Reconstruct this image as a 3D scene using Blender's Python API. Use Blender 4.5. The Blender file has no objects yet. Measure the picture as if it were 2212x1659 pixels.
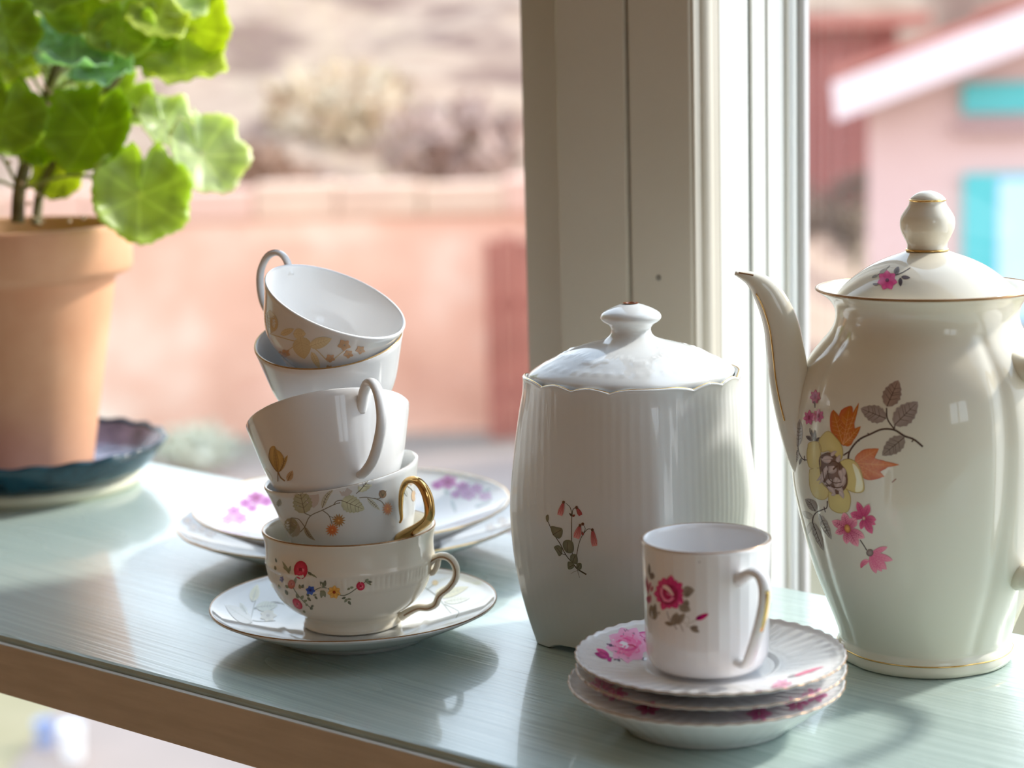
import bpy, bmesh, math, random
import numpy as np
from mathutils import Vector, Matrix
from mathutils.bvhtree import BVHTree

scene = bpy.context.scene
COL = scene.collection
PI = math.pi
rad = math.radians
random.seed(7)

# ------------------------------------------------------------------ camera
FPX, PITCH, ROLL = 4300.0, 9.3, 1.5
BZ = 0.80                       # height of the board's top above the floor
CAM = np.array([0.0, 0.0, BZ + 0.29])
_p, _r = rad(PITCH), rad(ROLL)
CF = np.array([0, math.cos(_p), -math.sin(_p)])
_R0 = np.array([1.0, 0, 0]); _U0 = np.cross(_R0, CF)
CR = math.cos(_r) * _R0 - math.sin(_r) * _U0
CU = math.sin(_r) * _R0 + math.cos(_r) * _U0
cam_data = bpy.data.cameras.new('camera')
cam = bpy.data.objects.new('camera', cam_data); COL.objects.link(cam)
cam_data.sensor_width = 36.0
cam_data.lens = FPX / 2212 * 36.0
cam_data.clip_start = 0.05; cam_data.clip_end = 400
cam_data.dof.use_dof = True
cam_data.dof.focus_distance = 0.952
cam_data.dof.aperture_fstop = 6.4
cam.matrix_world = Matrix(((CR[0], CU[0], -CF[0], CAM[0]), (CR[1], CU[1], -CF[1], CAM[1]),
                           (CR[2], CU[2], -CF[2], CAM[2]), (0, 0, 0, 1)))
scene.camera = cam

# ------------------------------------------------------------------ sky, sun, exposure
SUN_AZ, SUN_EL, SUN_E = 64.0, 33.0, 3.9        # azimuth to the right of the view direction
SKY_E = 2.45
world = bpy.data.worlds.new('sky'); scene.world = world; world.use_nodes = True
nt = world.node_tree; nt.nodes.clear()
wo = nt.nodes.new('ShaderNodeOutputWorld'); bg = nt.nodes.new('ShaderNodeBackground')
tc = nt.nodes.new('ShaderNodeTexCoord'); sx = nt.nodes.new('ShaderNodeSeparateXYZ')
cr = nt.nodes.new('ShaderNodeValToRGB')
cr.color_ramp.elements[0].position = 0.0; cr.color_ramp.elements[0].color = (0.96, 0.975, 1.0, 1)
cr.color_ramp.elements[1].position = 0.75; cr.color_ramp.elements[1].color = (0.56, 0.75, 1.0, 1)
e = cr.color_ramp.elements.new(0.25); e.color = (0.78, 0.885, 1.0, 1)
nt.links.new(tc.outputs['Generated'], sx.inputs[0]); nt.links.new(sx.outputs['Z'], cr.inputs[0])
nt.links.new(cr.outputs[0], bg.inputs['Color']); nt.links.new(bg.outputs[0], wo.inputs['Surface'])
bg.inputs['Strength'].default_value = SKY_E
sd = bpy.data.lights.new('sun', 'SUN'); sd.energy = SUN_E; sd.angle = rad(5.0); sd.color = (1.0, 0.95, 0.88)
sun = bpy.data.objects.new('sun', sd); COL.objects.link(sun)
SUN_V = Vector((math.sin(rad(SUN_AZ)) * math.cos(rad(SUN_EL)), math.cos(rad(SUN_AZ)) * math.cos(rad(SUN_EL)), math.sin(rad(SUN_EL))))
sun.rotation_euler = SUN_V.to_track_quat('Z', 'Y').to_euler()
sun.location = (12, 8, 12)
vs = scene.view_settings
vs.view_transform = 'Standard'; vs.look = 'None'; vs.gamma = 1.0; vs.use_curve_mapping = False
vs.exposure = 0.36
scene.cycles.use_denoising = True
scene.cycles.max_bounces = 10; scene.cycles.diffuse_bounces = 6; scene.cycles.glossy_bounces = 4
scene.cycles.transparent_max_bounces = 12; scene.cycles.sample_clamp_indirect = 6.0
scene.cycles.caustics_reflective = False; scene.cycles.caustics_refractive = False

# ------------------------------------------------------------------ measuring helpers (photo pixel -> point in the place)
def ray(px, py):
    return CF + (px - 1106) / FPX * CR - (py - 829.5) / FPX * CU
def on_z(px, py, z=BZ):
    d = ray(px, py); t = (z - CAM[2]) / d[2]; return Vector(CAM + t * d)
def on_y(px, py, Y):
    d = ray(px, py); t = Y / d[1]; return Vector(CAM + t * d)
def depth(P):
    return float((np.array(P) - CAM) @ CF)
def proj(P):
    d = np.array(P) - CAM; z = d @ CF
    return 1106 + FPX * (d @ CR) / z, 829.5 - FPX * (d @ CU) / z
def z_at(P, py):                       # height on the vertical through P that shows at row py
    a, b = P[2] - 0.1, P[2] + 0.6
    for _ in range(50):
        m = (a + b) / 2
        if proj((P[0], P[1], m))[1] > py: a = m
        else: b = m
    return (a + b) / 2
def mm(P, hw):                         # pixels -> metres at P's depth
    return hw * depth(P) / FPX

# ------------------------------------------------------------------ object helpers
def tag(o, label=None, cat=None, group=None, kind=None):
    if label: o['label'] = label
    if cat: o['category'] = cat
    if group: o['group'] = group
    if kind: o['kind'] = kind
    return o
def thing(name, label, cat, M=None, group=None):
    o = bpy.data.objects.new(name, None); COL.objects.link(o)
    o.empty_display_size = 0.02
    if M is not None: o.matrix_world = M
    return tag(o, label, cat, group)
def obj(name, me, mat=None, parent=None, M=None):
    o = bpy.data.objects.new(name, me); COL.objects.link(o)
    if mat is not None:
        me.materials.clear(); me.materials.append(mat)
    if parent is not None: o.parent = parent
    if M is not None: o.matrix_world = M
    return o
def mesh(verts, faces, smooth=True, cols=None):
    me = bpy.data.meshes.new('m'); me.from_pydata([tuple(v) for v in verts], [], faces); me.update()
    if smooth: me.polygons.foreach_set('use_smooth', [True] * len(me.polygons))
    if cols is not None:
        ca = me.color_attributes.new('Col', 'FLOAT_COLOR', 'POINT')
        ca.data.foreach_set('color', [c for k in cols for c in (k[0], k[1], k[2], 1.0)])
    return me
def fix_normals(me):
    bm = bmesh.new(); bm.from_mesh(me); bmesh.ops.recalc_face_normals(bm, faces=bm.faces); bm.to_mesh(me); bm.free(); return me
def join_lists(parts):
    V, F = [], []
    for v, f in parts:
        n = len(V); V += list(v); F += [tuple(i + n for i in q) for q in f]
    return V, F
def T(loc): return Matrix.Translation(Vector(loc))
def frame(loc, right_up=0.0, toward=0.0, yaw=0.0):     # leaning thing: right_up degrees in the picture plane, toward the room
    return T(loc) @ Matrix.Rotation(rad(-right_up), 4, 'Y') @ Matrix.Rotation(rad(toward), 4, 'X') @ Matrix.Rotation(rad(yaw), 4, 'Z')

def spline(pts, n=6, closed=False):
    P = [np.array(p, float) for p in pts]; out = []
    N = len(P); m = N if closed else N - 1
    for i in range(m):
        p1, p2 = P[i], P[(i + 1) % N]
        p0 = P[i - 1] if (i > 0 or closed) else 2 * p1 - p2
        p3 = P[(i + 2) % N] if (i + 2 < N or closed) else 2 * p2 - p1
        for k in range(n):
            t = k / n
            out.append(0.5 * ((2 * p1) + (-p0 + p2) * t + (2 * p0 - 5 * p1 + 4 * p2 - p3) * t * t + (-p0 + 3 * p1 - 3 * p2 + p3) * t ** 3))
    if not closed: out.append(P[-1])
    return out

def dirn(th):                          # th = 0 towards the room/camera, growing to the right
    return math.sin(th), -math.cos(th)
def lathe(profile, segs=96, mod=None):
    V, F, rings = [], [], []
    for i, (r, z) in enumerate(profile):
        if r < 1e-6:
            rings.append([len(V)]); V.append((0, 0, z)); continue
        ring = []
        for k in range(segs):
            th = 2 * PI * k / segs
            rr, zz = (r, z) if mod is None else mod(th, r, z, i)
            s, c = dirn(th); ring.append(len(V)); V.append((rr * s, rr * c, zz))
        rings.append(ring)
    for a, b in zip(rings, rings[1:]):
        if len(a) == 1 and len(b) == 1: continue
        for k in range(segs):
            k2 = (k + 1) % segs
            if len(a) == 1: F.append((a[0], b[k2], b[k]))
            elif len(b) == 1: F.append((a[k], a[k2], b[0]))
            else: F.append((a[k], a[k2], b[k2], b[k]))
    return V, F
def sweep(path, ups, wa, wb, seg=14, cap=True):
    """tube along 3-D path; ups = in-plane normal seed; wa half width along the plane, wb across."""
    P = [Vector(p) for p in path]; n = len(P); V, F = [], []
    for i in range(n):
        t = (P[min(i + 1, n - 1)] - P[max(i - 1, 0)]).normalized()
        b = Vector(ups).normalized(); b = (b - t * b.dot(t)).normalized(); a = b.cross(t)
        A = wa[i] if hasattr(wa, '__len__') else wa; B = wb[i] if hasattr(wb, '__len__') else wb
        for k in range(seg):
            q = 2 * PI * k / seg
            V.append(P[i] + a * (A * math.cos(q)) + b * (B * math.sin(q)))
    for i in range(n - 1):
        for k in range(seg):
            k2 = (k + 1) % seg
            F.append((i * seg + k, i * seg + k2, (i + 1) * seg + k2, (i + 1) * seg + k))
    if cap:
        F.append(tuple(range(seg))); F.append(tuple((n - 1) * seg + k for k in range(seg)))
    return V, F
def ring_tube(pts, r, seg=8):
    P = [Vector(p) for p in pts]; n = len(P); V, F = [], []
    for i in range(n):
        t = (P[(i + 1) % n] - P[i - 1]).normalized(); u = Vector((0, 0, 1)); u = (u - t * u.dot(t)).normalized(); w = t.cross(u)
        for k in range(seg):
            q = 2 * PI * k / seg; V.append(P[i] + u * (r * math.cos(q)) + w * (r * math.sin(q)))
    for i in range(n):
        j = (i + 1) % n
        for k in range(seg):
            k2 = (k + 1) % seg; F.append((i * seg + k, i * seg + k2, j * seg + k2, j * seg + k))
    return V, F
def box(x0, x1, y0, y1, z0, z1, bev=0.0):
    bm = bmesh.new(); bmesh.ops.create_cube(bm, size=1.0)
    for v in bm.verts:
        v.co = Vector((x0 + (v.co.x + .5) * (x1 - x0), y0 + (v.co.y + .5) * (y1 - y0), z0 + (v.co.z + .5) * (z1 - z0)))
    if bev > 0: bmesh.ops.bevel(bm, geom=list(bm.edges), offset=bev, segments=2, affect='EDGES', profile=0.5)
    bmesh.ops.recalc_face_normals(bm, faces=bm.faces)
    me = bpy.data.meshes.new('m'); bm.to_mesh(me); bm.free(); return me
def prism(poly, z0, z1, bev=0.0):
    bm = bmesh.new()
    a = [bm.verts.new((p[0], p[1], z0)) for p in poly]; b = [bm.verts.new((p[0], p[1], z1)) for p in poly]
    bm.faces.new(a); bm.faces.new(b)
    for i in range(len(poly)):
        j = (i + 1) % len(poly); bm.faces.new((a[i], a[j], b[j], b[i]))
    if bev > 0: bmesh.ops.bevel(bm, geom=list(bm.edges), offset=bev, segments=2, affect='EDGES', profile=0.5)
    bmesh.ops.recalc_face_normals(bm, faces=bm.faces)
    me = bpy.data.meshes.new('m'); bm.to_mesh(me); bm.free(); return me

# ------------------------------------------------------------------ materials
def srgb(r, g, b):
    f = lambda c: (c / 255 / 12.92) if c / 255 <= 0.04045 else ((c / 255 + 0.055) / 1.055) ** 2.4
    return (f(r), f(g), f(b))
def mat(name, color, rough=0.5, metal=0.0, spec=0.5, coat=0.0):
    m = bpy.data.materials.new(name); m.use_nodes = True
    p = m.node_tree.nodes['Principled BSDF']
    p.inputs['Base Color'].default_value = (*color, 1); p.inputs['Roughness'].default_value = rough
    p.inputs['Metallic'].default_value = metal; p.inputs['Specular IOR Level'].default_value = spec
    if coat: p.inputs['Coat Weight'].default_value = coat; p.inputs['Coat Roughness'].default_value = 0.06
    return m
def noise_mat(name, ca, cb, scale=8.0, rough=0.6, bump=0.0, stretch=(1, 1, 1), detail=5.0, coat=0.0, lo=0.35, hi=0.65, cc=None, coord='Object'):
    m = mat(name, ca, rough, coat=coat); t = m.node_tree; p = t.nodes['Principled BSDF']
    tcn = t.nodes.new('ShaderNodeTexCoord'); mp = t.nodes.new('ShaderNodeMapping'); mp.inputs['Scale'].default_value = stretch
    nz = t.nodes.new('ShaderNodeTexNoise'); nz.inputs['Scale'].default_value = scale; nz.inputs['Detail'].default_value = detail
    rp = t.nodes.new('ShaderNodeValToRGB')
    rp.color_ramp.elements[0].position = lo; rp.color_ramp.elements[0].color = (*ca, 1)
    rp.color_ramp.elements[1].position = hi; rp.color_ramp.elements[1].color = (*cb, 1)
    if cc: el = rp.color_ramp.elements.new((lo + hi) / 2); el.color = (*cc, 1)
    t.links.new(tcn.outputs[coord], mp.inputs[0]); t.links.new(mp.outputs[0], nz.inputs['Vector'])
    t.links.new(nz.outputs['Fac'], rp.inputs[0]); t.links.new(rp.outputs[0], p.inputs['Base Color'])
    if bump:
        bp = t.nodes.new('ShaderNodeBump'); bp.inputs['Strength'].default_value = bump; bp.inputs['Distance'].default_value = 0.002
        t.links.new(nz.outputs['Fac'], bp.inputs['Height']); t.links.new(bp.outputs[0], p.inputs['Normal'])
    return m
def vcol_mat(name, rough=0.3, coat=0.0):
    m = mat(name, (1, 1, 1), rough, coat=coat); t = m.node_tree
    a = t.nodes.new('ShaderNodeVertexColor'); a.layer_name = 'Col'
    t.links.new(a.outputs[0], t.nodes['Principled BSDF'].inputs['Base Color']); return m
def porcelain(name, color, rough=0.07):
    m = mat(name, color, rough, spec=0.55)
    p = m.node_tree.nodes['Principled BSDF']
    p.inputs['Subsurface Weight'].default_value = 0.0
    return m
def glass_mat():
    m = bpy.data.materials.new('window_glass'); m.use_nodes = True; t = m.node_tree; t.nodes.clear()
    o = t.nodes.new('ShaderNodeOutputMaterial'); mx = t.nodes.new('ShaderNodeMixShader'); tr = t.nodes.new('ShaderNodeBsdfTransparent')
    gl = t.nodes.new('ShaderNodeBsdfGlossy'); gl.inputs['Roughness'].default_value = 0.0
    fr = t.nodes.new('ShaderNodeFresnel'); geo = t.nodes.new('ShaderNodeNewGeometry'); mr = t.nodes.new('ShaderNodeMapRange')
    mr.inputs[3].default_value = 1.3; mr.inputs[4].default_value = 1 / 1.3     # the same weak mirror on both faces of the pane
    t.links.new(geo.outputs['Backfacing'], mr.inputs[0]); t.links.new(mr.outputs[0], fr.inputs['IOR'])
    tr.inputs['Color'].default_value = (0.985, 0.99, 0.985, 1)
    t.links.new(fr.outputs[0], mx.inputs[0]); t.links.new(tr.outputs[0], mx.inputs[1]); t.links.new(gl.outputs[0], mx.inputs[2])
    t.links.new(mx.outputs[0], o.inputs['Surface']); return m

M_CREAM = porcelain('cream_porcelain', (0.80, 0.745, 0.63))
M_WHITE = porcelain('white_porcelain', (0.83, 0.83, 0.83))
M_COOL = porcelain('cool_white_porcelain', (0.77, 0.79, 0.79))
M_MUG = porcelain('mug_porcelain', (0.86, 0.85, 0.85))
M_POT = porcelain('teapot_porcelain', (0.79, 0.735, 0.61))
M_GOLD = mat('gold_gilding', (0.80, 0.52, 0.20), 0.16, 1.0)
M_RIM = mat('worn_gold_line', (0.36, 0.20, 0.09), 0.25, 0.6)
M_PRINT = vcol_mat('glazed_flower_print', 0.16)
M_TERRA = noise_mat('terracotta', srgb(212, 152, 114), srgb(226, 172, 134), 14, 0.75, 0.15)
M_PAINT = noise_mat('cream_gloss_paint', srgb(190, 182, 166), srgb(198, 190, 176), 5, 0.35)
M_SASH = mat('white_sash_paint', srgb(236, 236, 230), 0.3)
M_GAP = mat('dark_green_gap', srgb(40, 54, 48), 0.6)
M_GLASS = glass_mat()
M_SAGE = None

# ------------------------------------------------------------------ the room: u runs along the board, n points out of the window
_a = on_z(340, 1000); _b = on_z(2171, 1360)
UD = (_b - _a); UD.z = 0; UD.normalize(); ND = Vector((-UD.y, UD.x, 0))
ORG = Vector((_a.x, _a.y, 0)) + UD * 0.52
MR = Matrix(((UD.x, ND.x, 0, ORG.x), (UD.y, ND.y, 0, ORG.y), (0, 0, 1, 0), (0, 0, 0, 1)))
def to_room(P):
    d = Vector(P) - ORG; return d.dot(UD), d.dot(ND)
def u_at(px, py, n):                   # where the sight line through a pixel meets the plane n = const
    d = Vector(ray(px, py)); c = Vector(CAM) - ORG
    t = (n - c.dot(ND)) / d.dot(ND); return (c + d * t).dot(UD)
def n_at(px, py, u):
    d = Vector(ray(px, py)); c = Vector(CAM) - ORG
    t = (u - c.dot(UD)) / d.dot(UD); return (c + d * t).dot(ND)
def st(name, me, m, parent=None, kind='structure'):
    o = obj(name, me, m, parent)
    if parent is None:
        o.matrix_world = MR; o['kind'] = kind
    return o
UL, UR, NB, CEIL = -2.3, 1.75, -3.3, 2.45
GZ = CAM[2] - 3.0                      # ground outside, about a storey below the eye
M_WALL = noise_mat('warm_wall_plaster', srgb(172, 146, 114), srgb(180, 154, 122), 6, 0.7)
M_FLOORB = noise_mat('floor_wood', srgb(138, 104, 74), srgb(156, 120, 88), 3, 0.45, 0.2, (1, 14, 1))
M_CEIL = mat('ceiling_paint', srgb(200, 184, 158), 0.8)

floor = bpy.data.objects.new('floor', None); COL.objects.link(floor); floor.matrix_world = MR; floor['kind'] = 'structure'
k = 0; y = NB - 0.1
while y < 0.02:
    obj('floor_board', box(UL - .1, UR + .1, y, min(y + 0.137, 0.06), -0.03, 0.0 - 0.0006 * (k % 3), 0.002), M_FLOORB, floor); y += 0.14; k += 1
st('ceiling', box(UL - .1, UR + .1, NB - .1, 0.12, CEIL, CEIL + 0.08), M_CEIL)
st('wall_left', box(UL - .1, UL, NB - .1, 0.12, 0, CEIL), M_WALL)
wr = bpy.data.objects.new('wall_right', None); COL.objects.link(wr); wr.matrix_world = MR; wr['kind'] = 'structure'
for q in [(NB - .1, -1.3, 0, CEIL), (-0.65, 0.12, 0, CEIL), (-1.3, -0.65, 0, 1.15), (-1.3, -0.65, 1.8, CEIL)]:
    obj('wall_section', box(UR, UR + .1, *q), M_WALL, wr)
st('wall_back', box(UL - .1, UR + .1, NB - .1, NB, 0, CEIL), M_WALL)
def window(name, horizontal, a0, a1, z0, z1, c, depthv=0.05, nm=3):
    """casement in an opening; horizontal: the opening runs along u at n = c, else along n at u = c."""
    w = bpy.data.objects.new(name, None); COL.objects.link(w); w.matrix_world = MR; w['kind'] = 'structure'
    def bar(nm_, p0, p1, q0, q1, m, d0, d1):
        me = box(p0, p1, d0, d1, q0, q1, 0.002) if horizontal else box(d0, d1, p0, p1, q0, q1, 0.002)
        return obj(nm_, me, m, w)
    f = 0.05
    bar('frame', a0, a1, z0, z0 + f, M_SASH, c, c + depthv); bar('frame', a0, a1, z1 - f, z1, M_SASH, c, c + depthv)
    bar('frame', a0, a0 + f, z0 + f, z1 - f, M_SASH, c, c + depthv); bar('frame', a1 - f, a1, z0 + f, z1 - f, M_SASH, c, c + depthv)
    for i in range(1, nm):
        x = a0 + (a1 - a0) * i / nm; bar('mullion', x - .02, x + .02, z0 + f, z1 - f, M_SASH, c, c + depthv)
    for i in range(nm):
        xa = a0 + (a1 - a0) * i / nm + (.05 if i == 0 else .02); xb = a0 + (a1 - a0) * (i + 1) / nm - (.05 if i == nm - 1 else .02)
        bar('pane', xa, xb, z0 + f, z1 - f, M_GLASS, c + depthv * .4, c + depthv * .4 + .004)
    return w
window('window_3', False, -1.3, -0.65, 1.15, 1.8, UR + .03, nm=2)

# ---- the post between the two windows (seen cornerwise) and the two big windows
YR = 420
n_str = 0.026
u_c = u_at(1492, YR, 0.0); u_g = u_at(1356, YR, 0.0); u_l = u_at(1206, YR, 0.0); u_s = u_at(1132, YR, n_str)
n_b = n_at(1553, YR, u_c); n_w = n_at(1614, YR, u_c); n_g = n_at(1624, YR, u_c); n_s1 = n_at(1655, YR, u_c); n_s2 = n_at(1690, YR, u_c)
Z0, Z1 = 0.22, 2.25
post = bpy.data.objects.new('trim_1', None); COL.objects.link(post); post.matrix_world = MR; post['kind'] = 'structure'
post['label'] = 'cream painted wooden window post of two boards behind the square jar'
bead = 0.012
obj('casing_board', box(u_l, u_g - 0.0012, 0.0, n_w - .004, 0, CEIL, 0.0012), M_PAINT, post)
obj('casing_board', box(u_g + 0.0012, u_c - 0.0005, 0.0006, n_w - .004, 0, CEIL, 0.0012), M_PAINT, post)
obj('groove_fillet', box(u_g - 0.0016, u_g + 0.0016, 0.004, 0.03, 0, CEIL), M_PAINT, post)
obj('recessed_strip', box(u_s, u_l, n_str, n_w, 0, CEIL, 0.001), M_PAINT, post)
# rounded bead moulding on the corner facing the right window
bd = []
for k in range(15):
    q = -PI / 2 + PI * k / 14; bd.append((u_c + 0.0045 * math.cos(q), (0.004 + n_b - .004) / 2 + (n_b - .008) / 2 * math.sin(q) * .62))
obj('bead_moulding', prism([(u_c - .004, bd[0][1])] + bd + [(u_c - .004, bd[-1][1])], 0, CEIL), M_PAINT, post)
obj('bead_fillet', box(u_c - .003, u_c + .0015, 0.002, n_b - 0.001, 0, CEIL, 0.0007), M_PAINT, post)
obj('reveal_board', box(u_c - .004, u_c + 0.0012, n_b, n_w, 0, CEIL, 0.0006), M_SASH, post)
obj('draught_strip', box(u_c - .006, u_c - 0.001, n_w, n_g, 0, CEIL), M_GAP, post)
_u, _z = u_at(1423, 600, 0.0006), None
_d = ray(1423, 600); _t = (0.0006 - (Vector(CAM) - ORG).dot(ND)) / Vector(_d).dot(ND); _z = float(CAM[2] + _d[2] * _t)
nh = mesh([(_u + .0019 * math.cos(k * PI / 8), 0.0003, _z + .0017 * math.sin(k * PI / 8)) for k in range(16)] + [(_u, 0.0001, _z)], [(k, (k + 1) % 16, 16) for k in range(16)])
obj('filled_nail_hole', nh, mat('nail_filler', srgb(132, 126, 116), .6), post)
st('wall_front', box(UL - .1, UR + .1, 0.0, 0.10, Z1, CEIL), M_WALL)
st('wall_front_low', box(UL - .1, UR + .1, 0.02, 0.10, 0, Z0), M_WALL).name = 'wall_front'

def big_window(name, u0, u1, n0, stile_left, stile_right):
    w = bpy.data.objects.new(name, None); COL.objects.link(w); w.matrix_world = MR; w['kind'] = 'structure'
    obj('bottom_rail', box(u0, u1, n0, n0 + .045, Z0, Z0 + .07, .002), M_SASH, w)
    obj('top_rail', box(u0, u1, n0, n0 + .045, Z1 - .07, Z1, .002), M_SASH, w)
    ua, ub = u0, u1
    if stile_left: obj('stile', box(u0, u0 + stile_left, n0, n0 + .045, Z0 + .07, Z1 - .07, .002), M_SASH, w); ua = u0 + stile_left
    if stile_right: obj('stile', box(u1 - stile_right, u1, n0, n0 + .045, Z0 + .07, Z1 - .07, .002), M_SASH, w); ub = u1 - stile_right
    obj('pane', box(ua, ub, n0 + .018, n0 + .022, Z0 + .07, Z1 - .07), M_GLASS, w)
    return w
big_window('window_1', UL, u_s, n_str + .004, .06, .004)
w2 = bpy.data.objects.new('window_2', None); COL.objects.link(w2); w2.matrix_world = MR; w2['kind'] = 'structure'
d12 = (n_s1 - n_g)
obj('sash_stile', box(u_c - .012, u_c + .0008, n_g, n_s1 - .0012, Z0, Z1, .0008), M_SASH, w2)
obj('sash_stile', box(u_c - .012, u_c + .0016, n_s1, n_s2, Z0, Z1, .0008), M_SASH, w2)
obj('glazing_strip', box(u_c - .012, u_c - .0006, n_s1 - .0012, n_s1, Z0, Z1), M_GAP, w2)
obj('glazing_bead', box(u_c - .012, u_c + .004, n_s2 + .0012, n_s2 + .010, Z0, Z1, .0008), M_SASH, w2)
obj('outer_stile', box(u_c - .012, u_c + .008, n_s2 + .0105, n_s2 + .0165, Z0, Z1, .001), mat('grey_outer_paint', srgb(190, 186, 184), .4), w2)
obj('bottom_rail', box(u_c + .008, UR, n_s1, n_s2 + .02, Z0, Z0 + .07, .002), M_SASH, w2)
obj('top_rail', box(u_c + .008, UR, n_s1, n_s2 + .02, Z1 - .07, Z1, .002), M_SASH, w2)
obj('stile', box(UR - .06, UR, n_s1, n_s2 + .02, Z0 + .07, Z1 - .07, .002), M_SASH, w2)
obj('pane', box(u_c + .004, UR - .06, n_s2 + .002, n_s2 + .006, Z0 + .07, Z1 - .07), M_GLASS, w2)

# ---- the board: pale sage gloss paint over brushed wood grain, brown front edge
fl = to_room(on_z(0, 1370)); fr = to_room(on_z(1089, 1656))
sl = (fr[1] - fl[1]) / (fr[0] - fl[0]); fn = lambda u: fl[1] + sl * (u - fl[0])
z_low = None
_P = on_z(0, 1370); z_low = z_at(_P, 1491); BT = BZ - z_low
ub0, ub1 = UL, 1.2
bv = prism([(ub0, -0.001), (ub1, -0.001), (ub1, fn(ub1)), (ub0, fn(ub0))], BZ - BT, BZ, 0.0022)
m = mat('sage_gloss_paint', srgb(198, 212, 204), 0.24, coat=0.5); t = m.node_tree; p = t.nodes['Principled BSDF']
tcn = t.nodes.new('ShaderNodeTexCoord'); mp = t.nodes.new('ShaderNodeMapping'); mp.inputs['Scale'].default_value = (3.0, 260, 3)
mp.inputs['Rotation'].default_value = (0, 0, rad(-1.5))
nz = t.nodes.new('ShaderNodeTexNoise'); nz.inputs['Scale'].default_value = 1.6; nz.inputs['Detail'].default_value = 4
mp2 = t.nodes.new('ShaderNodeMapping'); mp2.inputs['Scale'].default_value = (1.2, 5, 1)
nz2 = t.nodes.new('ShaderNodeTexNoise'); nz2.inputs['Scale'].default_value = 3.0; nz2.inputs['Detail'].default_value = 2
rp = t.nodes.new('ShaderNodeValToRGB'); rp.color_ramp.elements[0].position = .3; rp.color_ramp.elements[0].color = (*srgb(164, 182, 176), 1)
rp.color_ramp.elements[1].position = .62; rp.color_ramp.elements[1].color = (*srgb(180, 197, 191), 1)
sub = t.nodes.new('ShaderNodeMath'); sub.operation = 'MULTIPLY'
bp = t.nodes.new('ShaderNodeBump'); bp.inputs['Strength'].default_value = 0.5; bp.inputs['Distance'].default_value = 0.0018
rr = t.nodes.new('ShaderNodeMapRange'); rr.inputs[3].default_value = .18; rr.inputs[4].default_value = .36
t.links.new(tcn.outputs['Object'], mp.inputs[0]); t.links.new(mp.outputs[0], nz.inputs['Vector'])
t.links.new(tcn.outputs['Object'], mp2.inputs[0]); t.links.new(mp2.outputs[0], nz2.inputs['Vector'])
t.links.new(nz.outputs['Fac'], sub.inputs[0]); t.links.new(nz2.outputs['Fac'], sub.inputs[1])
t.links.new(sub.outputs[0], bp.inputs['Height']); t.links.new(bp.outputs[0], p.inputs['Normal'])
t.links.new(nz.outputs['Fac'], rp.inputs[0]); t.links.new(rp.outputs[0], p.inputs['Base Color'])
t.links.new(nz2.outputs['Fac'], rr.inputs[0]); t.links.new(rr.outputs[0], p.inputs['Roughness'])
M_SAGE = m
M_BROWN = noise_mat('brown_board_edge', srgb(192, 188, 178), srgb(202, 198, 188), 30, 0.6, 0.1, (1, 1, 8))
board = st('windowsill_board', bv, M_SAGE)
board['label'] = 'pale sage painted wide wooden board under the window carrying the china'
# the front edge is a separate unpainted strip
edge = prism([(ub0, fn(ub0) - .0035), (ub1, fn(ub1) - .0035), (ub1, fn(ub1) - .0002), (ub0, fn(ub0) - .0002)], BZ - BT - .0005, BZ - 0.0035, .0006)
obj('front_edge', edge, M_BROWN, board)['label'] = 'brown front edge'

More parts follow.
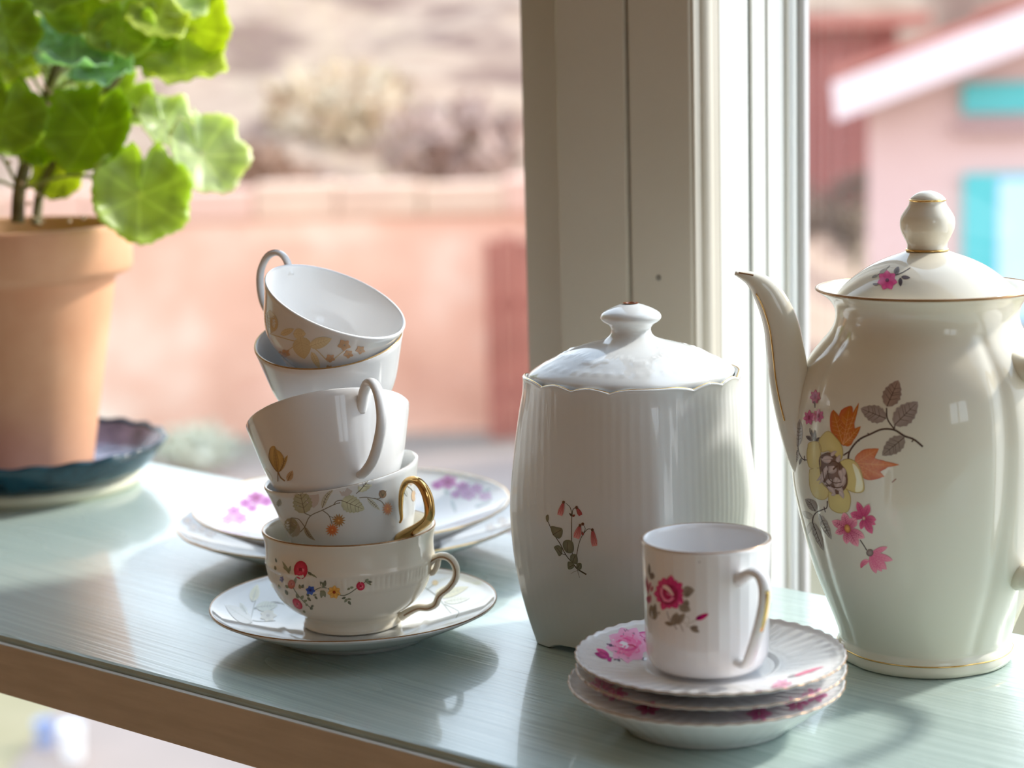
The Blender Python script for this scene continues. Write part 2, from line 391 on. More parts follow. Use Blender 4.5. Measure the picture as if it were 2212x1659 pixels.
# ------------------------------------------------------------------ flat prints on the china
class Print:
    """flat coloured transfer on a glazed surface: shapes are traced in picture pixels and laid on the real surface."""
    def __init__(self, meshes, M):
        self.V, self.F, self.C = [], [], []
        self.M = M; self.Mi = M.inverted(); self.trees = []
        V, F = [], []
        for me in meshes:
            n = len(V); V += [M @ v.co for v in me.vertices]; F += [tuple(i + n for i in p.vertices) for p in me.polygons]
        self.bvh = BVHTree.FromPolygons(V, F)
        self.o = Vector(CAM)
    def hit(self, x, y, lay):
        d = Vector(ray(x, y)).normalized()
        loc, nor, _, _ = self.bvh.ray_cast(self.o, d)
        if loc is None: return None
        if nor.dot(d) > 0: nor = -nor
        if -nor.dot(d) < 0.06: return None
        return loc + nor * (0.00007 + 0.000035 * lay)
    def add(self, pts, faces, cols, lay):
        H = [self.hit(x, y, lay) for x, y in pts]; idx = {}
        for f in faces:
            if any(H[i] is None for i in f): continue
            q = [H[i] for i in f]
            if max((q[i] - q[i - 1]).length for i in range(len(q))) > 0.02: continue
            ids = []
            for i in f:
                if i not in idx:
                    idx[i] = len(self.V); self.V.append(self.Mi @ H[i]); self.C.append(cols[i])
                ids.append(idx[i])
            self.F.append(tuple(ids))
    def strip(self, center, widths, col0, col1, lay, edge=None, side=None):
        """blade along a polyline: half widths left/right per station, colours graded base to tip and to the edge."""
        n = len(center); pts, cols, faces = [], [], []
        for i in range(n):
            a = np.array(center[max(i - 1, 0)], float); b = np.array(center[min(i + 1, n - 1)], float); t = b - a
            t = t / (np.linalg.norm(t) + 1e-9); nn = np.array([-t[1], t[0]]); c = np.array(center[i], float)
            w = widths[i] if hasattr(widths[i], '__len__') else (widths[i], widths[i])
            f = i / (n - 1); base = [col0[k] * (1 - f) + col1[k] * f for k in range(3)]
            ed = base if edge is None else [base[k] * .45 + edge[k] * .55 for k in range(3)]
            pts += [tuple(c + nn * w[0]), tuple(c), tuple(c - nn * w[1])]; cols += [ed, base, ed]
        for i in range(n - 1):
            j = i * 3; faces += [(j, j + 1, j + 4, j + 3), (j + 1, j + 2, j + 5, j + 4)]
        self.add(pts, faces, cols, lay)
    def stem(self, pts, w, col, lay=1, taper=1.0):
        P = spline(pts, 5) if len(pts) > 2 else [np.array(pts[0]) * (1 - k / 5) + np.array(pts[1]) * k / 5 for k in range(6)]
        n = len(P); self.strip(P, [w * (1 + (taper - 1) * i / (n - 1)) for i in range(n)], col, col, lay)
    def petal(self, c, ang, L, Wd, c0, c1, lay, edge=None, bend=0.0, pw=0.75):
        n = 8; ctr, wd = [], []
        for i in range(n):
            f = i / (n - 1); a = ang + bend * f
            ctr.append((c[0] + math.cos(a) * L * f, c[1] + math.sin(a) * L * f)); wd.append(max(0.15, Wd * math.sin(PI * f ** pw) ** .8))
        self.strip(ctr, wd, c0, c1, lay, edge)
    def leaf(self, p0, p1, Wd, col, lay=2, vein=None, teeth=0, tip=None, bend=0.0, edge=None, pw=.8, vw=.7):
        n = 9 if not teeth else 2 * teeth + 1
        p0 = np.array(p0, float); p1 = np.array(p1, float); t = p1 - p0; nn = np.array([-t[1], t[0]])
        ctr, wd = [], []
        for i in range(n):
            f = i / (n - 1); ctr.append(tuple(p0 + t * f + nn * bend * math.sin(PI * f)))
            w = Wd * math.sin(PI * f ** pw) ** .75 if 0 < f < 1 else .15
            if teeth: w *= (1.0 if i % 2 else .86)
            wd.append(max(w, .15))
        self.strip(ctr, wd, col, tip or col, lay, edge)
        if vein is not None:
            self.stem([ctr[0], ctr[n // 2], ctr[-2]], vw, vein, lay + 1, .5)
            for f in (.25, .42, .58, .74):
                i = int(f * (n - 1)); c = np.array(ctr[i]); tt = t / np.linalg.norm(t); nv = np.array([-tt[1], tt[0]])
                for s in (-1, 1):
                    self.stem([tuple(c), tuple(c + s * nv * wd[i] * .75 + tt * wd[i] * .5)], vw * .6, vein, lay + 1, .6)
    def outline(self, pts, w, col, lay=4):
        P = spline(list(pts) + [pts[0]], 3); self.strip(P, [w] * len(P), col, col, lay)
    def ell(self, c, rx, ry, rot, ci, co, lay, n=16, mid=.55):
        pts = [c]; cols = [ci]; faces = []
        for j, f in enumerate((mid, 1.0)):
            for k in range(n):
                q = 2 * PI * k / n; x, y = rx * f * math.cos(q), ry * f * math.sin(q)
                pts.append((c[0] + x * math.cos(rot) - y * math.sin(rot), c[1] + x * math.sin(rot) + y * math.cos(rot)))
                cols.append([ci[i] * .5 + co[i] * .5 for i in range(3)] if j == 0 else co)
        for k in range(n):
            k2 = (k + 1) % n
            faces += [(0, 1 + k, 1 + k2), (1 + k, 1 + n + k, 1 + n + k2, 1 + k2)]
        self.add(pts, faces, cols, lay)
    def blob(self, pts, ci, co, lay, sub=3):
        P = spline(pts, sub, closed=True); c = tuple(np.mean(P, axis=0)); n = len(P); V = [c]; cols = [ci]; F = []
        for f in (.5, 1.0):
            for q in P:
                V.append((c[0] + (q[0] - c[0]) * f, c[1] + (q[1] - c[1]) * f))
                cols.append([ci[i] * (1 - f) + co[i] * f for i in range(3)])
        for k in range(n):
            k2 = (k + 1) % n; F += [(0, 1 + k, 1 + k2), (1 + k, 1 + n + k, 1 + n + k2, 1 + k2)]
        self.add(V, F, cols, lay)
    def flower(self, c, R, n, c0, c1, lay, sq=1.0, rot=0.0, edge=None, core=None, core_r=.22, wd=.42, tilt=0.0):
        for k in range(n):
            q = rot + 2 * PI * k / n
            x, y = math.cos(q) * sq, math.sin(q); L = R * math.hypot(x, y); a = math.atan2(y, x) + tilt
            self.petal((c[0] + math.cos(a) * R * .1, c[1] + math.sin(a) * R * .1), a, L * .95, R * wd * (sq if abs(y) > abs(x) else 1), c0, c1, lay + .5 * (k % 2), edge)
        if core: self.ell(c, R * core_r * sq, R * core_r, 0, core, [v * .7 for v in core], lay + 1.5, 10)
    def build(self, parent, name='flower_print', label=None):
        """one object per separate sprig of the print."""
        if not self.F: return None
        nv = len(self.V); root = list(range(nv))
        def find(i):
            while root[i] != i: root[i] = root[root[i]]; i = root[i]
            return i
        for f in self.F:
            for i in f[1:]: root[find(i)] = find(f[0])
        isl = {}
        for i in range(nv): isl.setdefault(find(i), []).append(i)
        P = np.array([tuple(v) for v in self.V]); keys = list(isl)
        lo = np.array([P[isl[k]].min(axis=0) for k in keys]); hi = np.array([P[isl[k]].max(axis=0) for k in keys])
        gap = np.sqrt((np.maximum(0, np.maximum(lo[:, None] - hi[None], lo[None] - hi[:, None])) ** 2).sum(axis=2))
        grp = list(range(len(keys)))
        def gf(i):
            while grp[i] != i: i = grp[i]
            return i
        for a, b in zip(*np.nonzero(np.triu(gap < 0.011, 1))): grp[gf(int(a))] = gf(int(b))
        lab = {}
        for j, k in enumerate(keys):
            for i in isl[k]: lab[i] = gf(j)
        for g_ in sorted(set(lab.values())):
            F = [f for f in self.F if lab[f[0]] == g_]; ids = sorted({i for f in F for i in f}); mp_ = {i: n for n, i in enumerate(ids)}
            o = obj(name, mesh([self.V[i] for i in ids], [tuple(mp_[i] for i in f) for f in F], True, [[min(1.0, v * 1.4) for v in self.C[i]] for i in ids]), M_PRINT, parent)
            if label: o['label'] = label
        return o

# ------------------------------------------------------------------ cups
def vessel(outer, t, zf, lip=0.0006):
    """closed porcelain wall: outer profile foot -> rim, then inside down to the floor at height zf."""
    prof = list(outer); R, H = outer[-1]
    prof += [(R - t * .2, H + lip), (R - t * .7, H + lip), (R - t, H - lip)]
    inner = [(max(r - t, .0), z) for r, z in outer if z > zf + .004 and z < H - .001]
    prof += inner[::-1]
    rl = inner[0][0]
    prof += [(rl * .85, zf + .0012), (rl * .5, zf), (0, zf)]
    return prof
def foot_base(r0, h=.003, w=.0025):
    """underside and foot ring from the axis outwards."""
    return [(0, h), (r0 - w - .001, h), (r0 - w, .0004), (r0 - w * .6, 0), (r0 - w * .3, 0), (r0, .0006)]
def handle(path, phi, wi, wo, seg=12):
    """handle in the radial plane at angle phi; path of (r, z)."""
    s, c = dirn(phi); P = [Vector((r * s, r * c, z)) for r, z in path]
    return sweep(P, Vector((math.cos(phi), math.sin(phi), 0)), wi, wo, seg)
def hspline(pts, k=6): return [tuple(q) for q in spline(pts, k)]

# ================================================================== CHINA
def cups_common(root, body, M, mat_body, rim_r, rim_z, gold=True, gr=0.00035, rimmat=None):
    b = obj('cup_body', body, mat_body, root)
    if gold:
        pts = [(rim_r * dirn(2 * PI * k / 96)[0], rim_r * dirn(2 * PI * k / 96)[1], rim_z) for k in range(96)]
        g = obj('gold_rim', mesh(*ring_tube(pts, gr, 6)), rimmat or M_RIM, root)
    return b

# ---- saucer under the cup stack
SA = on_z(767, 1368)
kS = mm(SA, 1.0)
R = 309 * mm((SA.x, SA.y, BZ + .016), 1)
def saucer_profile(R, foot, H, well, t=.0026, flat=.5):
    o = [(0, .0022), (foot - .0045, .0022), (foot - .003, .0003), (foot - .001, .0003), (foot, .002)]
    n = 9
    for i in range(1, n + 1):
        f = i / n; r = foot + (R - foot) * f; z = .003 + (H - .003) * f ** 1.35; o.append((r, z))
    o += [(R + .0002, H + .0006), (R - .0004, H + .0011), (R - .0012, H + .0009)]
    for i in range(n, 0, -1):
        f = i / n; f2 = max(0, f - .02); r = foot * .93 + (R - foot * .93) * f2; z = well + (H + .0006 - well) * f2 ** 1.35
        o.append((r - .0010, z))
    o += [(foot * .90, well - .0002), (foot * .86, well - .0008), (foot * .5, well - .0008), (0, well - .0008)]
    return o
Msa = T(SA)
saucer = thing('saucer', 'white gold-rimmed saucer with grey leaf print under the stack of teacups', 'saucer', Msa)
me = fix_normals(mesh(*lathe(saucer_profile(R, .040, .0165, .0058), 128)))
obj('saucer_body', me, M_COOL, saucer)
obj('gold_rim', mesh(*ring_tube([((R - .0003) * dirn(2 * PI * k / 128)[0], (R - .0003) * dirn(2 * PI * k / 128)[1], .0176) for k in range(128)], .0003, 6)), M_RIM, saucer)
G1, G2, G3 = srgb(160, 163, 148), srgb(128, 128, 112), srgb(205, 202, 170)
pr = Print([me], Msa)
pr.leaf((545, 1300), (556, 1263), 10, G3, 2, G1, 0); pr.leaf((552, 1312), (600, 1308), 11, srgb(176, 180, 160), 2, G2)
pr.leaf((545, 1345), (487, 1308), 14, srgb(178, 178, 170), 2, G1); pr.leaf((533, 1328), (518, 1302), 6, srgb(182, 184, 170), 3, G2)
pr.stem([(540, 1348), (546, 1320), (552, 1296)], 1.0, G2); pr.stem([(548, 1316), (585, 1304), (612, 1303)], .9, G2); pr.stem([(548, 1314), (590, 1300), (615, 1306)], .7, G2)
pr.flower((579, 1330), 13, 7, srgb(150, 140, 112), srgb(186, 178, 150), 2, 1.4, 0, None, srgb(130, 112, 80))
pr.stem([(545, 1340), (560, 1342), (595, 1341)], .8, G2)
pr.leaf((945, 1290), (1012, 1268), 9, srgb(188, 186, 160), 2, G1); pr.leaf((940, 1282), (985, 1262), 7, srgb(206, 202, 178), 2, G1)
pr.leaf((960, 1300), (1015, 1292), 8, srgb(190, 192, 182), 2, G1); pr.stem([(905, 1262), (940, 1285), (975, 1325)], .9, G2)
pr.ell((940, 1259), 7, 6, 0, srgb(205, 180, 130), srgb(190, 170, 130), 2); pr.stem([(940, 1262), (930, 1268), (922, 1275)], .7, G2)
pr.stem([(960, 1305), (990, 1320), (985, 1335)], .8, G2); pr.leaf((588, 1268), (592, 1256), 4, G3, 2)
pr.build(saucer, 'leaf_print')

# ---- cup 1: cream, round foot, small bright flowers
C1 = on_z(762, 1344, BZ + .0055); YS = C1.y
def px_prof(P, lst):                   # (row, half width px) -> (r, z above P)
    out = []
    for y, hw in lst:
        z = z_at(P, y); out.append((mm((P.x, P.y, z), hw), z - P.z))
    return out
raw = px_prof(C1, [(1338, 104), (1324, 103), (1314, 112), (1304, 128), (1292, 143), (1276, 157), (1256, 168), (1236, 175), (1216, 179), (1198, 181), (1180, 181), (1162, 182), (1148, 185), (1137, 188)])
r0 = raw[0][0] + .0004
sm = [(q[0], q[1]) for q in spline(raw, 4)]
# relief: two ridges with fine reeding between them
zr1, zr2 = z_at(C1, 1201) - C1.z, z_at(C1, 1234) - C1.z
outer = foot_base(r0, .004, .003) + [(r0, .0012)] + sm
def mod1(th, r, z, i):
    if i < len(outer):
        d = 0
        for q in (zr1, zr2): d += .00075 * math.exp(-((z - q) / .0009) ** 2)
        if zr2 < z < zr1:
            env = math.sin(PI * (z - zr2) / (zr1 - zr2)); a = (th * 8 / (2 * PI)) % 1.0
            d += env * (.00035 * math.cos(th * 96) * (1 if .2 < a < .8 else 0) + .0009 * math.exp(-((a - .0) / .035) ** 2) + .0009 * math.exp(-((a - 1) / .035) ** 2) + .0006 * math.exp(-((a - .08) / .02) ** 2) + .0006 * math.exp(-((a - .92) / .02) ** 2))
        return r + d, z
    return r, z
M1 = T(C1)
cup1 = thing('teacup', 'cream teacup with small red, blue and yellow flowers, bottom of the stack', 'teacup', M1, 'teacups piled in one stack')
me1 = fix_normals(mesh(*lathe(vessel(outer, .0022, .006), 288, mod1)))
Rr, Hr = outer[-1]
cups_common(cup1, me1, M1, M_CREAM, Rr - .0006, Hr + .0004, True, .0005)
ph = rad(80); sp = math.sin(ph)
def hp(P, lst, ph_sin):
    out = []
    for x, y in lst:
        z = z_at(P, y); ax = proj((P.x, P.y, z))[0]
        out.append((mm((P.x, P.y, z), x - ax) / ph_sin, z - P.z))
    return out
path = hspline(hp(C1, [(908, 1236), (922, 1219), (938, 1204), (957, 1197), (975, 1204), (986, 1222), (985, 1244), (972, 1264), (951, 1282), (942, 1301), (926, 1309), (906, 1309), (886, 1318), (866, 1331)], sp), 4)
n = len(path); wi = [.0019 + .0008 * max(0, 1 - 6 * i / n) + .0005 * max(0, 1 - 6 * (n - 1 - i) / n) for i in range(n)]
v, f = handle(path, ph, wi, [.0026] * n)
h1 = obj('handle', fix_normals(mesh(v, f)), M_CREAM, cup1)
pc = hspline(hp(C1, [(950, 1203), (945, 1220), (936, 1234), (928, 1232)], sp), 4)
v, f = handle(pc, ph, [.0012, .0013, .0014] + [.0015] * (len(pc) - 3), [.0024] * len(pc))
obj('scroll', fix_normals(mesh(v, f)), M_CREAM, h1)
# worn gold line along the back of the handle
v, f = handle([(r + (.0000), z) for r, z in path[6:-2]], ph, [.0004] * (n - 8), [.0004] * (n - 8), 6)
v = [(q[0] + dirn(ph - PI / 2)[0] * -0.0 + math.sin(ph - PI / 2) * .0026, q[1] - math.cos(ph - PI / 2) * .0026, q[2]) for q in v]
obj('gold_line', mesh(v, f), M_RIM, h1)
pr = Print([me1], M1)
Gn, Gd = srgb(122, 124, 98), srgb(96, 98, 78)
def rose(pr, c, rx, ry, dk=srgb(168, 22, 52), md=srgb(205, 60, 88), lt=srgb(230, 130, 145), lay=3, rot=0):
    pr.ell(c, rx, ry, rot, md, dk, lay, 14)
    for k in range(7):
        q = k * 2.4; pr.petal((c[0] + math.cos(q) * rx * .25, c[1] + math.sin(q) * ry * .25), q + 1.2, rx * .7, rx * .2, lt if k % 2 else dk, dk if k % 2 else md, lay + 1 + .1 * k, None, 1.3)
    pr.ell(c, rx * .25, ry * .22, rot, dk, srgb(120, 8, 30), lay + 2.2, 8)
rose(pr, (650, 1231), 15, 20)
rose(pr, (779, 1266), 9.5, 9.5); rose(pr, (643, 1304), 8, 14, rot=-.7); rose(pr, (630, 1262), 8, 10, srgb(165, 90, 76), srgb(190, 120, 105), srgb(205, 150, 130))
pr.flower((722, 1279), 14, 7, srgb(214, 156, 60), srgb(226, 178, 92), 3, 1, .3, srgb(170, 110, 40), srgb(150, 60, 20), .25)
pr.flower((671, 1275), 10, 6, srgb(28, 54, 140), srgb(62, 100, 185), 3, 1, .2, None, srgb(25, 40, 110), .25)
pr.flower((609, 1251), 7, 5, srgb(80, 76, 130), srgb(110, 105, 150), 3, .6, .2)
for a, b, w in [((700, 1268), (692, 1256), 4), ((700, 1268), (703, 1253), 4), ((700, 1270), (696, 1258), 3), ((696, 1275), (694, 1292), 4), ((698, 1275), (703, 1290), 4), ((692, 1276), (700, 1284), 3),
                ((747, 1290), (738, 1293), 2.5), ((750, 1293), (744, 1301), 3), ((750, 1294), (759, 1294), 2.5), ((752, 1298), (758, 1306), 3), ((756, 1270), (750, 1274), 2.5), ((756, 1270), (764, 1268), 2.5),
                ((789, 1256), (796, 1250), 3), ((792, 1257), (804, 1257), 3), ((795, 1258), (802, 1264), 2.5), ((791, 1256), (799, 1262), 2.5), ((665, 1236), (676, 1243), 3), ((672, 1240), (684, 1247), 2),
                ((626, 1240), (610, 1212), 3), ((624, 1236), (628, 1222), 3), ((622, 1232), (612, 1224), 3), ((636, 1262), (640, 1246), 3), ((650, 1272), (646, 1262), 3.2), ((652, 1270), (656, 1262), 3), ((645, 1292), (640, 1282), 3.5),
                ((650, 1294), (656, 1286), 3.5), ((655, 1300), (664, 1296), 3), ((664, 1290), (672, 1298), 2.8), ((668, 1288), (662, 1282), 2.8), ((680, 1288), (686, 1294), 2.4), ((676, 1286), (684, 1284), 2.4), ((665, 1308), (660, 1304), 2.8), ((670, 1312), (676, 1316), 3.2), ((672, 1310), (678, 1308), 2.5),
                ((622, 1285), (616, 1274), 3), ((624, 1270), (616, 1264), 3), ((655, 1318), (660, 1324), 2.4), ((605, 1272), (602, 1262), 2.5), ((596, 1232), (594, 1222), 2.5), ((598, 1215), (595, 1205), 2)]:
    pr.leaf(a, b, w, Gn if (a[0] + b[1]) % 3 else Gd, 2, None)
pr.stem([(676, 1278), (690, 1270), (705, 1270), (722, 1279), (738, 1286), (752, 1283), (766, 1274), (774, 1268)], .9, Gd, 1)
pr.stem([(628, 1260), (640, 1280), (655, 1298), (670, 1312)], .8, Gd, 1); pr.stem([(664, 1234), (684, 1248)], .7, Gd, 1); pr.stem([(785, 1260), (796, 1252)], .7, Gd, 1)
pr.build(cup1)

# ---- generic leaning cup, local origin at the middle of the mouth
def leaning_cup(name, label, ctr, right_up, toward, prof, t, M_body, gold, rimmat=None, gr=.00035):
    M = frame(ctr, right_up, toward)
    root = thing(name, label, 'teacup', M, 'teacups piled in one stack')
    zb = prof[0][1]; sm = [(q[0], q[1] - zb) for q in spline(prof, 4)]
    r0 = sm[0][0]
    outer = foot_base(r0, .0035, .0026) + sm[1:]
    H = outer[-1][1]
    V, F = lathe(vessel(outer, t, .0055), 144)
    V = [(a, b, c - H) for a, b, c in V]
    me = fix_normals(mesh(V, F)); cups_common(root, me, M, M_body, outer[-1][0] - .0006, .0004, gold, gr, rimmat)
    return root, me, M
K = mm((C1.x, YS, BZ + .08), 1)
# cup 2: white, grey leaf sprays, gold question-mark handle
c2 = on_y(737, 1018, YS)
c2y = YS
p2 = [(18 / 1000, -.0600), (.0175, -.0570), (.0205, -.0535), (.0255, -.0470), (.0292, -.0390), (.0322, -.0300), (.0348, -.0200), (.0372, -.0100), (169 * K, 0)]
cup2, me2, M2 = leaning_cup('teacup', 'white teacup with grey leaf sprays and a gold curled handle, in the stack', c2, 8.7, 1.5, p2, .0018, M_COOL, True, gr=.0003)
ph = rad(50)
hpts = [(.0352, -.0210), (.0335, -.0232), (.0345, -.0262), (.0362, -.0238), (.0372, -.0180), (.0400, -.0100), (.0450, -.0045), (.0515, -.0040), (.0560, -.0090), (.0570, -.0165), (.0545, -.0235), (.0452, -.0288), (.0366, -.0322), (.0292, -.0360), (.0252, -.0400)]
hpts = hpts[2:]
path = hspline(hpts, 5); n = len(path)
wi = [.0006 + .0019 * min(1, max(0, (i - 2) / (n * .5))) for i in range(n)]
v, f = handle(path, ph, wi, [w * 1.15 for w in wi])
obj('handle', fix_normals(mesh(v, f)), M_GOLD, cup2)['label'] = 'gold curled handle'
pr = Print([me2], M2)
LG, LD, LL, SH = srgb(176, 174, 142), srgb(112, 102, 84), srgb(205, 204, 176), srgb(180, 170, 164)
def lf(a, b, w, col=LG, teeth=7, lay=2, bend=0): pr.leaf(a, b, w, col, lay, LD, teeth, None, bend, srgb(150, 148, 118), .7, .8)
sx_, sy_ = 360 / 2212, 200 / 1229
q = lambda x, y: (600 + x * sx_, 980 + y * sy_)
pr.leaf(q(480, 720), q(430, 390), 15, SH, 0); pr.leaf(q(850, 560), q(990, 340), 14, SH, 0); pr.leaf(q(200, 1110), q(250, 900), 13, srgb(165, 155, 140), 0)
lf(q(360, 790), q(285, 455), 22, srgb(166, 160, 130)); lf(q(850, 620), q(1150, 740), 20, srgb(188, 186, 156)); lf(q(1080, 500), q(1310, 230), 13, LL, 8)
lf(q(180, 850), q(170, 1070), 15, srgb(142, 130, 100), 6); lf(q(590, 720), q(755, 460), 5.5, srgb(190, 184, 168), 0, 2, -.1); lf(q(1190, 590), q(1360, 755), 5, srgb(200, 198, 186), 0)
lf(q(360, 970), q(500, 1150), 5, srgb(165, 150, 135), 0, 2, .1); lf(q(10, 700), q(30, 600), 6, srgb(150, 135, 110), 3)
pr.stem([q(300, 1040), q(360, 970), q(430, 830), q(590, 750), q(760, 670), q(830, 650)], .9, LD, 1); pr.stem([q(180, 850), q(280, 870), q(360, 970)], .8, LD, 1)
pr.stem([q(740, 680), q(780, 630), q(850, 620), q(920, 650)], .8, LD, 1); pr.stem([q(1080, 585), q(1180, 578), q(1320, 600), q(1380, 570)], .8, LD, 1)
pr.stem([q(1280, 590), q(1370, 630), q(1420, 690)], .8, LD, 1); pr.stem([q(600, 755), q(680, 820), q(720, 930)], .8, LD, 1); pr.stem([q(1040, 530), q(1085, 490)], .7, LD, 1); pr.stem([q(690, 830), q(740, 850)], .6, LD, 1)
pr.stem([q(360, 790), q(440, 825)], .8, LD, 1)
def spiky(c, R, co, sq=1.0, core=srgb(196, 90, 40)):
    for k in range(13): 
        a = k * 2 * PI / 13; L = R * math.hypot(math.cos(a) * sq, math.sin(a)); pr.petal(c, math.atan2(math.sin(a), math.cos(a) * sq), L, R * .13, core, co, 3 + .1 * (k % 3))
    pr.ell(c, R * .2 * sq, R * .2, 0, srgb(220, 190, 120), core, 4.5, 8)
spiky(q(810, 885), 15, srgb(146, 118, 70), 1.0, srgb(170, 110, 50)); spiky(q(725, 1010), 15, srgb(190, 128, 80)); spiky(q(1455, 730), 15, srgb(190, 150, 120), .8, srgb(200, 130, 100))
pr.ell(q(1390, 535), 8, 9, 0, srgb(178, 150, 120), srgb(130, 105, 85), 3)
for k in range(5): pr.stem([q(1390, 570), q(1350 + k * 22, 490)], .6, LD, 4)
pr.ell(q(1770, 370), 4, 8, 0, srgb(205, 180, 160), srgb(190, 165, 150), 2); pr.ell(q(1800, 560), 5, 12, 0, srgb(205, 175, 140), srgb(190, 170, 150), 2); pr.stem([q(1700, 420), q(1770, 470), q(1800, 540)], .7, LD, 1); pr.leaf(q(1690, 480), q(1720, 570), 3, srgb(180, 182, 176), 2)
pr.build(cup2, 'leaf_print')

# cup 3: tipped away from the room, white with an ochre tulip
c3 = on_y(709, 900, YS + .004)
p3 = [(.0150, -.0540), (.0150, -.0515), (.0190, -.0480), (.0255, -.0420), (.0310, -.0345), (.0352, -.0245), (.0385, -.0125), (177 * K, 0)]
cup3, me3, M3 = leaning_cup('teacup', 'white teacup with an ochre tulip and a white looped handle, mid-stack', c3, 9.0, -27, p3, .0019, M_WHITE, False)
ph = rad(33)
path = hspline([(.0370, -.0110), (.0400, -.0070), (.0445, -.0020), (.0500, .0000), (.0555, -.0030), (.0590, -.0110), (.0580, -.0220), (.0510, -.0310), (.0425, -.0370), (.0340, -.0395), (.0270, -.0400)], 5)
n = len(path)
v, f = handle(path, ph, [.0021] * n, [.0029] * n, 14)
obj('handle', fix_normals(mesh(v, f)), M_WHITE, cup3)
pr = Print([me3], M3)
O1, O2, O3 = srgb(196, 170, 102), srgb(172, 140, 82), srgb(132, 104, 66)
q = lambda x, y: (480 + x * 500 / 1659, 540 + y * 500 / 1659)
pr.blob([q(400, 1590), q(345, 1510), q(345, 1420), q(375, 1405), q(390, 1430), q(420, 1450), q(445, 1500), q(430, 1560)], O1, O2, 2)
pr.leaf(q(400, 1590), q(375, 1410), 6, srgb(160, 130, 70), 3, O3); pr.leaf(q(410, 1590), q(470, 1470), 5, srgb(178, 150, 96), 2, O3)
pr.stem([q(345, 1420), q(340, 1500), q(400, 1590), q(440, 1540), q(440, 1490)], .8, O3, 4)
pr.stem([q(400, 1590), q(420, 1630), q(450, 1655)], 1.4, O3, 2); pr.stem([q(400, 1590), q(400, 1630), q(400, 1659)], .9, O3, 2)
pr.leaf(q(470, 1655), q(505, 1580), 7, srgb(186, 160, 130), 1, O3); pr.leaf(q(360, 1659), q(310, 1560), 4, srgb(190, 165, 135), 1)
pr.build(cup3, 'tulip_print')

# cup 4: plain white outside with a gold mouth
c4 = on_y(710, 731, YS + .008)
p4 = [(.0170, -.0460), (.0170, -.0435), (.0215, -.0395), (.0275, -.0330), (.0318, -.0240), (.0347, -.0130), (161 * K, 0)]
cup4, me4, M4 = leaning_cup('teacup', 'plain white teacup with a gold-lined mouth, directly under the topmost cup', c4, 3.8, 16, p4, .0018, M_WHITE, True, mat('brown_gold_line', (0.48, 0.30, 0.12), .25, .6), .0005)
path = hspline([(.0355, -.010), (.0420, -.008), (.0480, -.011), (.0505, -.018), (.0465, -.026), (.0400, -.031), (.0295, -.033)], 5); n = len(path)
v, f = handle(path, rad(-140), [.0017] * n, [.0024] * n)
obj('handle', fix_normals(mesh(v, f)), M_WHITE, cup4)

# cup 5: on top, mouth turned to the room, beige leaf print
c5 = on_y(725, 651, YS + .000)
p5 = [(.0165, -.0440), (.0165, -.0415), (.0210, -.0380), (.0275, -.0315), (.0314, -.0230), (.0341, -.0120), (157.5 * K, 0)]
p5 = [(r, z * .85) for r, z in p5]
cup5, me5, M5 = leaning_cup('teacup', 'tilted teacup with beige leaf print, open-mouthed on top of the stack', c5, -22.9, 14.5, p5, .0017, M_WHITE, False)
path = hspline([(.0345, -.0045), (.0400, .0010), (.0470, .0015), (.0530, -.0040), (.0545, -.0130), (.0500, -.0225), (.0420, -.0290), (.0290, -.0310)], 5); n = len(path)
v, f = handle(path, rad(-128), [.0015] * n, [.0023] * n)
h5 = obj('handle', fix_normals(mesh(v, f)), M_WHITE, cup5)
s, c = dirn(rad(-128))
v, f = sweep([Vector(((r + .0014 * math.cos(.0)) * s, (r + .0014) * c, z + .0008)) for r, z in path[5:26]], Vector((math.cos(rad(-128)), math.sin(rad(-128)), 0)), [.0005] * 21, [.0011] * 21, 8)
obj('gold_line', mesh(v, f), M_RIM, h5)
pr = Print([me5], M5)
B1, B2, B3 = srgb(206, 192, 156), srgb(186, 168, 132), srgb(172, 142, 110)
def bl(a, b, w, c=B1): pr.leaf(q(*a), q(*b), w, c, 2, B2, 0, None, 0, B2)
bl((350, 600), (340, 430), 17, srgb(190, 168, 128)); bl((420, 605), (515, 565), 7); bl((510, 600), (600, 600), 12); bl((560, 620), (590, 780), 20, srgb(196, 180, 142)); bl((625, 690), (785, 635), 12)
bl((640, 730), (700, 850), 7); bl((300, 540), (300, 700), 7, srgb(186, 166, 126))
pr.stem([q(340, 600), q(470, 640), q(640, 690), q(760, 800)], .9, B2, 1); pr.stem([q(440, 740), q(500, 700), q(560, 660)], .8, B2, 1); pr.stem([q(320, 450), q(330, 600), q(320, 720)], .8, B2, 1)
for x, y, s_ in [(400, 750, 9), (455, 740, 9), (875, 680, 12), (905, 745, 9), (990, 715, 9), (775, 775, 9), (765, 845, 7)]:
    pr.flower(q(x, y), s_, 5, B3, srgb(188, 150, 116), 3, 1.2, .4)
pr.stem([q(780, 800), q(850, 740), q(900, 700)], .8, B2, 1)
pr.build(cup5, 'leaf_print')

